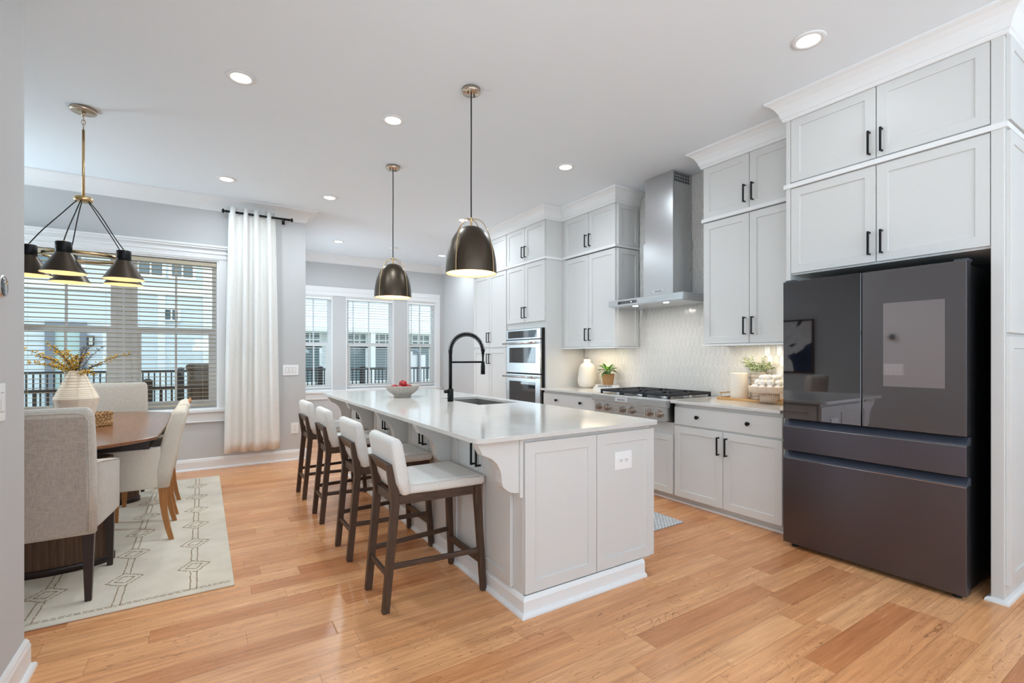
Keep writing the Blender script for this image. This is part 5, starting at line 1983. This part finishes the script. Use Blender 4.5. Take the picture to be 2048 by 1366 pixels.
book('plain white book at the bottom of the pair beneath the potted plant', 0.9142, 0.290, 0.180, 0.026, M['bookw'], False)
book('white book with black spine stripes directly under the potted plant', 0.9406, 0.255, 0.165, 0.024, M['bookw'], True, 0.006, 0.0, 0.03)
PX, PY, PZ = 4.016, 4.175, 0.9648
pp = thing('potted_plant', 'green leafy plant in a woven tan pot on two books', 'potted plant', (PX, PY, PZ))
MB().lathe([(0.0001, 0.0), (0.056, 0.0), (0.058, 0.004), (0.076, 0.122), (0.078, 0.130), (0.073, 0.131), (0.070, 0.115), (0.0001, 0.112)], (PX, PY, PZ), 40).build('woven_pot', M['basketw'], pp)
rl = random.Random(4)


def leaf_mesh(mb, base, d, L, W, curl, nrm=None):
    d = d.normalized()
    up = Vector((0, 0, 1))
    sd_ = d.cross(up)
    if sd_.length < 0.05:
        sd_ = Vector((1, 0, 0))
    sd_.normalize()
    up2 = sd_.cross(d).normalized()
    n = 7
    vs, fs = [], []
    for j in range(n):
        u = j / (n - 1)
        c_ = base + d * (L * u) - up * (curl * u * u) + up2 * (0.0)
        w = W * math.sin(PI * min(1, 0.06 + u * 0.94)) ** 0.8 * (1 - 0.15 * u)
        w = max(w, 0.0006)
        vs += [c_ - sd_ * w + up2 * w * 0.35, c_, c_ + sd_ * w + up2 * w * 0.35]
    for j in range(n - 1):
        a = j * 3
        fs += [(a, a + 1, a + 4, a + 3), (a + 1, a + 2, a + 5, a + 4)]
    mb.add(vs, fs, True)


for k in range(26):
    a = k * 2.399
    el = 1.25 - 1.25 * (k / 25)
    st = Vector((PX + 0.02 * math.cos(a), PY + 0.02 * math.sin(a), PZ + 0.112))
    d = Vector((math.cos(a) * math.cos(el), math.sin(a) * math.cos(el), math.sin(el)))
    mid = st + Vector((0, 0, 0.045)) + d * rl.uniform(0.015, 0.05)
    mid.x = min(mid.x, 4.10)
    mb = MB()
    mb.m = 0
    mb.tube([st, (st + mid) / 2 + Vector((0, 0, 0.006)), mid], 0.002, 5)
    d2 = (d + Vector((0, 0, -0.25 + rl.uniform(-0.1, 0.2)))).normalized()
    L = rl.uniform(0.075, 0.115)
    if mid.x + d2.x * L > 4.155:
        d2.x = (4.155 - mid.x) / L
    leaf_mesh(mb, mid, d2, L, rl.uniform(0.017, 0.025), 0.030)
    mb.build('leaf', [M['leaf'] if k < 16 else M['leafd']], pp, weld=False)

# ------------------------------------------------------------------ right counter decor
tr = thing('serving_tray', 'light wood tray with raised end handles on the counter by the refrigerator', 'tray', (4.02, 2.31, 0.914))
mb = MB().box((3.900, 1.950, 0.9143), (4.155, 2.670, 0.924))
mb.box((3.900, 1.950, 0.924), (3.910, 2.670, 0.936)).box((4.145, 1.950, 0.924), (4.155, 2.670, 0.936)).box((3.910, 1.950, 0.924), (4.145, 1.960, 0.936)).box((3.910, 2.660, 0.924), (4.145, 2.670, 0.936))
mb.build('tray_base', M['traywood'], tr, 0.002, weld=False)
for yy, s in ((2.665, 1), (1.955, -1)):
    MB().bar((3.945, yy, 0.972), (4.110, yy, 0.972), 0.012, 0.010).build('handle', M['traywood'], tr, 0.002)
    mb = MB()
    for xx in (3.955, 4.100):
        mb.bar((xx, yy - s * 0.012, 0.934), (xx, yy, 0.970), 0.005, 0.005)
    mb.build('handle_post', M['brass'], tr, weld=False)
pi_ = thing('ceramic_pitcher', 'tall plain cream cylinder pitcher on the wooden tray', 'pitcher', (3.992, 2.510, 0.924))
MB().lathe([(0.0001, 0.0004), (0.070, 0.0004), (0.074, 0.005), (0.074, 0.222), (0.071, 0.232), (0.066, 0.230), (0.066, 0.02), (0.0001, 0.015)], (3.992, 2.510, 0.924), 48).build('body', M['cream'], pi_)
hdv = Vector((CS, -SN, 0))
hp = [Vector((3.992, 2.510, 0.924)) + hdv * q + Vector((0, 0, z)) for q, z in ((0.070, 0.190), (0.098, 0.188), (0.104, 0.178), (0.104, 0.075), (0.098, 0.064), (0.070, 0.062))]
mb = MB()
for p, q in zip(hp[:-1], hp[1:]):
    mb.bar(p, q, 0.014, 0.012, up=(SN, CS, 0.0))
mb.build('handle', M['cream'], pi_, 0.002, weld=False)
# glass pot with eucalyptus
EX, EY, EZ = 4.088, 2.395, 0.924
eu = thing('potted_eucalyptus', 'grey-green eucalyptus in a ribbed smoky glass pot behind the pitcher', 'potted plant', (EX, EY, EZ))
pr = [(0.0001, 0.0004), (0.060, 0.0004)]
for k in range(45):
    z = 0.004 + k * 0.0054
    pr.append((0.062 + 0.003 * math.sin(z * 2 * PI / 0.032), z))
pr += [(0.056, 0.242), (0.056, 0.22), (0.0001, 0.215)]
MB().lathe(pr, (EX, EY, EZ), 36, True, lambda a, z: 0.02 * math.sin(a * 12)).build('glass_pot', M['ribglass'], eu)
re_ = random.Random(8)
for k in range(36):
    a = k * 2.399 + 0.3
    el = re_.uniform(0.15, 1.35)
    L = re_.uniform(0.10, 0.17)
    st = Vector((EX + 0.03 * math.cos(a), EY + 0.03 * math.sin(a), EZ + 0.218))
    d = Vector((math.cos(a) * math.cos(el), math.sin(a) * math.cos(el), 0.35 + math.sin(el) * 0.5)).normalized()
    en = st + d * L
    en.x = min(en.x, 4.145)
    md = (st + en) / 2 + Vector((0, 0, 0.03))
    md.x = min(md.x, 4.14)
    pts = [st * (1 - u) ** 2 + md * 2 * u * (1 - u) + en * u * u for u in [j / 7 for j in range(8)]]
    mb = MB()
    mb.tube(pts, 0.0012, 4)
    for j in range(2, 8):
        for q in range(3):
            dl = Vector((re_.uniform(-1, 1), re_.uniform(-1, 1), re_.uniform(-0.3, 0.8))).normalized()
            l_ = re_.uniform(0.014, 0.022)
            if pts[j].x + dl.x * l_ > 4.158:
                dl.x = -abs(dl.x)
            leaf_mesh(mb, pts[j], dl, l_, 0.0062, 0.003)
    mb.build('sprig', M['euca'], eu, weld=False)
# pedestal bowl
QX, QY, QZ = 3.925, 2.200, 0.936
MBp = MB()
pb = thing('pedestal_bowl', 'blush fluted pedestal bowl piled with white balls on the wooden tray', 'pedestal bowl', (QX, QY, 0.924))
fl = lambda a, z: (0.018 * math.sin(a * 44))
MB().lathe([(0.0001, 0.0), (0.074, 0.0), (0.074, 0.078), (0.0001, 0.078)], (QX, QY, 0.9244), 210, True, lambda a, z: -0.05 * abs(math.sin(a * 15)) ** 6).build('pedestal', M['blush'], pb)
MB().lathe([(0.0001, 0.0), (0.150, 0.0), (0.158, 0.004), (0.160, 0.048), (0.156, 0.052), (0.150, 0.050), (0.148, 0.012), (0.0001, 0.012)], (QX, QY, 1.0024), 392, True, lambda a, z: -0.016 * abs(math.sin(a * 28)) ** 6).build('bowl', M['blush'], pb)
rbk = random.Random(2)
bl = tag(MB().sphere((0, 0, 0), 0.0262, 20, 14).build('yarn_ball', M['ball'], local=True), 'white wrapped ball in the lower layer of the blush pedestal bowl', 'ball', 'white balls in the pedestal bowl')
first = True
for (n_, R_, z_) in ((1, 0.0, 1.041), (6, 0.057, 1.041), (12, 0.113, 1.041), (3, 0.034, 1.083), (9, 0.088, 1.083), (5, 0.054, 1.124)):
    for k in range(n_):
        a = 2 * PI * k / n_ + R_ * 40 + 0.2
        loc = (QX + R_ * math.cos(a), QY + R_ * math.sin(a), z_ + rbk.uniform(-0.002, 0.002))
        if first:
            o = bl
            first = False
        else:
            o = bl.copy()
            COL.objects.link(o)
        o.location = loc
        o.rotation_euler = (rbk.random() * 6, rbk.random() * 6, rbk.random() * 6)
        if z_ > 1.06:
            o['label'] = 'white wrapped ball heaped in the upper layer of the blush pedestal bowl'

# ------------------------------------------------------------------ painting on the far dining wall (seen mirrored in the refrigerator)
pa = thing('framed_painting', 'abstract navy and cream painting in a thin dark frame, mirrored in the refrigerator', 'painting', (-2.98, 4.95, 0.98))
mb = MB()
ya, yb, za, zb = 4.36, 5.56, 0.98, 2.00
mb.box((-2.999, ya, za), (-2.955, ya + 0.03, zb)).box((-2.999, yb - 0.03, za), (-2.955, yb, zb)).box((-2.999, ya + 0.03, za), (-2.955, yb - 0.03, za + 0.03)).box((-2.999, ya + 0.03, zb - 0.03), (-2.955, yb - 0.03, zb))
mb.build('frame', M['walnut'], pa, weld=False)
MB().box((-2.998, ya + 0.03, za + 0.03), (-2.968, yb - 0.03, zb - 0.03)).build('canvas', M['art'], pa)

# ------------------------------------------------------------------ outside
struct(MB().box((-14, YD + 0.16, -0.16), (0.95, 11.4, -0.04)).build('deck_floor', M['deck']))
struct(MB().box((-30, 9.32, -0.9), (30, 40, -0.5)).build('ground', M['lawn']))


def railing(name, label, x0, x1, y, zt, posts, pitch, mt, zb=0.05, phase=0.0, capz=0.11, pw=0.055, group=None):
    t = thing(name, label, 'railing', ((x0 + x1) / 2, y, zb - 0.1), group)
    MB().box((x0, y - 0.035, zt - 0.045), (x1, y + 0.035, zt)).build('top_rail', mt, t, 0.003)
    MB().box((x0, y - 0.02, zb), (x1, y + 0.02, zb + 0.04)).build('bottom_rail', mt, t, 0.003)
    first = None
    n = int((x1 - x0) / pitch)
    for i in range(n):
        x = x0 + phase + pitch * (i + 0.5)
        if x > x1:
            break
        if any(abs(x - p) < pw for p in posts):
            continue
        if first is None:
            first = MB().box((-0.0105, -0.0105, 0), (0.0105, 0.0105, zt - 0.045 - zb - 0.04)).build('baluster', mt, t, local=True)
            o = first
        else:
            o = first.copy()
            COL.objects.link(o)
        o.location = (x - t.location.x, y - t.location.y, zb + 0.04 - t.location.z)
    for p in posts:
        mb = MB().box((p - pw, y - pw, -0.04), (p + pw, y + pw, zt + capz - 0.03))
        mb.hexa([(p - pw - 0.015, y - pw - 0.015, zt + capz - 0.03), (p + pw + 0.015, y - pw - 0.015, zt + capz - 0.03), (p + pw + 0.015, y + pw + 0.015, zt + capz - 0.03), (p - pw - 0.015, y + pw + 0.015, zt + capz - 0.03)],
                [(p - 0.02, y - 0.02, zt + capz), (p + 0.02, y - 0.02, zt + capz), (p + 0.02, y + 0.02, zt + capz), (p - 0.02, y + 0.02, zt + capz)])
        mb.build('post', mt, t, weld=False)
    return t


railing('deck_railing', 'dark bronze deck railing close outside the dining window', -3.2, 0.94, 8.2, 0.885, [-2.95, -0.633], 0.115, M['rail'], 0.08, 0.02)
railing('yard_railing', 'black railing with thin balusters across the yard, behind the dining window', -3.0, 0.85, 11.0, 1.045, [-2.95, -0.346], 0.085, M['railk'], 0.0, 0.0, 0.05, 0.05)
railing('yard_railing', 'black railing with thin balusters across the yard, behind the breakfast windows', 1.75, 5.6, 11.0, 1.045, [2.128, 3.037, 5.55], 0.085, M['railk'], 0.0, 0.0, 0.05, 0.05)
gr = thing('covered_grill', 'taupe covered grill standing on the deck behind the window blind', 'grill', (0.05, 9.9, -0.04))
MB().box((-0.22, 9.6, -0.04), (0.62, 10.1, 1.06)).build('cover', M['grill'], gr, 0.03)
MB().box((-0.24, 9.58, 1.06), (0.64, 10.12, 1.17)).build('lid', M['grill'], gr, 0.04)

hs = thing('neighbouring_house', 'pale blue sided house with white trim seen through the dining window', 'house', (-4.0, 15.4, -0.6))
MB().box((-12.0, 15.0, -0.6), (0.10, 16.0, 7.2)).build('siding_wall', M['siding'], hs)
mb = MB().box((0.00, 14.96, -0.6), (0.22, 15.2, 7.2)).box((-0.95, 14.965, -0.6), (-0.80, 15.0, 2.9)).box((-12, 14.95, 2.86), (0.1, 15.0, 3.02))
mb.build('corner_trim', M['exttrim'], hs, weld=False)


def house_window(parent, x0, x1, z0, z1, y, nx=2, nz=1, tw=0.09):
    mb = MB()
    mb.box((x0 - tw, y - 0.05, z0 - tw), (x0, y, z1 + tw)).box((x1, y - 0.05, z0 - tw), (x1 + tw, y, z1 + tw)).box((x0, y - 0.05, z1), (x1, y, z1 + tw)).box((x0, y - 0.05, z0 - tw), (x1, y, z0))
    for i in range(1, nx):
        xm = x0 + (x1 - x0) * i / nx
        mb.box((xm - 0.018, y - 0.035, z0), (xm + 0.018, y - 0.012, z1))
    for i in range(1, nz):
        zm = z0 + (z1 - z0) * i / nz
        mb.box((x0, y - 0.034, zm - 0.018), (x1, y - 0.013, zm + 0.018))
    f = mb.build('house_window', M['exttrim'], parent, weld=False)
    MB().box((x0, y - 0.012, z0), (x1, y - 0.002, z1)).build('pane', M['extglass'], f)


for xa, xb in ((-1.33, -0.86), (-0.66, -0.22), (-0.02 - 0.0, 0.0)):
    if xb - xa > 0.1:
        house_window(hs, xa, xb, 3.33, 4.30, 15.0, 2, 1, 0.07)
house_window(hs, -3.3, -2.4, 3.33, 4.3, 15.0, 2, 1, 0.07)
house_window(hs, -0.80, -0.54, 2.23, 2.48, 15.0, 2, 1, 0.06)
mb = MB().box((-3.02, 14.93, -0.6), (-2.86, 15.0, 2.10)).box((-2.42, 14.93, -0.6), (-2.30, 15.0, 2.10)).box((-2.86, 14.93, 1.98), (-2.42, 15.0, 2.10))
dr_ = mb.build('door_frame', M['extgrey'], hs, weld=False)
MB().box((-2.86, 14.97, -0.6), (-2.42, 14.995, 1.98)).build('door_leaf', M['extdoor'], hs)
house_window(hs, -1.92, -1.55, 0.9, 1.95, 15.0, 1, 2, 0.09)
ln = thing('wall_lantern', 'small dark wall lantern on the pale house beside its grey door frame', 'lantern', (-2.215, 14.88, 1.52))
mb = MB()
mb.box((-2.28, 14.83, 1.75), (-2.15, 14.95, 1.78)).box((-2.27, 14.84, 1.55), (-2.16, 14.94, 1.57))
for xx in (-2.27, -2.17):
    for yy in (14.84, 14.93):
        mb.box((xx, yy, 1.57), (xx + 0.012, yy + 0.012, 1.75))
mb.box((-2.23, 14.94, 1.62), (-2.20, 14.999, 1.72))
mb.build('cage', M['railk'], ln, weld=False)
MB().box((-2.25, 14.86, 1.572), (-2.18, 14.92, 1.748)).build('glass_box', M['lanternglass'], ln)

h2 = thing('neighbouring_house', 'white sided house with gridded windows seen through the breakfast windows', 'house', (5.5, 15.6, -0.6))
MB().box((0.9, 15.1, -0.6), (12.0, 16.2, 7.2)).build('siding_wall', M['siding2'], h2)
MB().box((0.9, 14.6, 2.02), (12.0, 15.1, 2.18)).build('porch_beam', M['exttrim'], h2)
mb = MB()
for xx in (3.30, 4.36, 5.30):
    mb.box((xx - 0.07, 14.62, -0.6), (xx + 0.07, 14.78, 2.02))
mb.build('porch_columns', M['exttrim'], h2, weld=False)
for xa, xb in ((2.1, 2.9), (3.72, 4.25), (4.46, 5.10), (5.78, 6.35)):
    house_window(h2, xa, xb, 1.62, 1.98, 15.1, 3, 2, 0.06)
    house_window(h2, xa, xb, 0.55, 1.54, 15.1, 1, 1, 0.06)
hb = thing('standing_post', 'white panel with a curved grey downspout outside the right breakfast window', 'downspout', (4.9, 12.3, -0.5))
MB().box((4.53, 12.32, -0.5), (5.10, 12.40, 1.34)).build('panel', M['exttrim'], hb)
MB().tube([(4.62, 12.28, 1.46), (4.78, 12.28, 1.47), (4.87, 12.28, 1.44), (4.90, 12.28, 1.36), (4.90, 12.28, 0.3), (4.90, 12.28, -0.5)], 0.038, 12).build('downspout', M['extgrey'], hb)
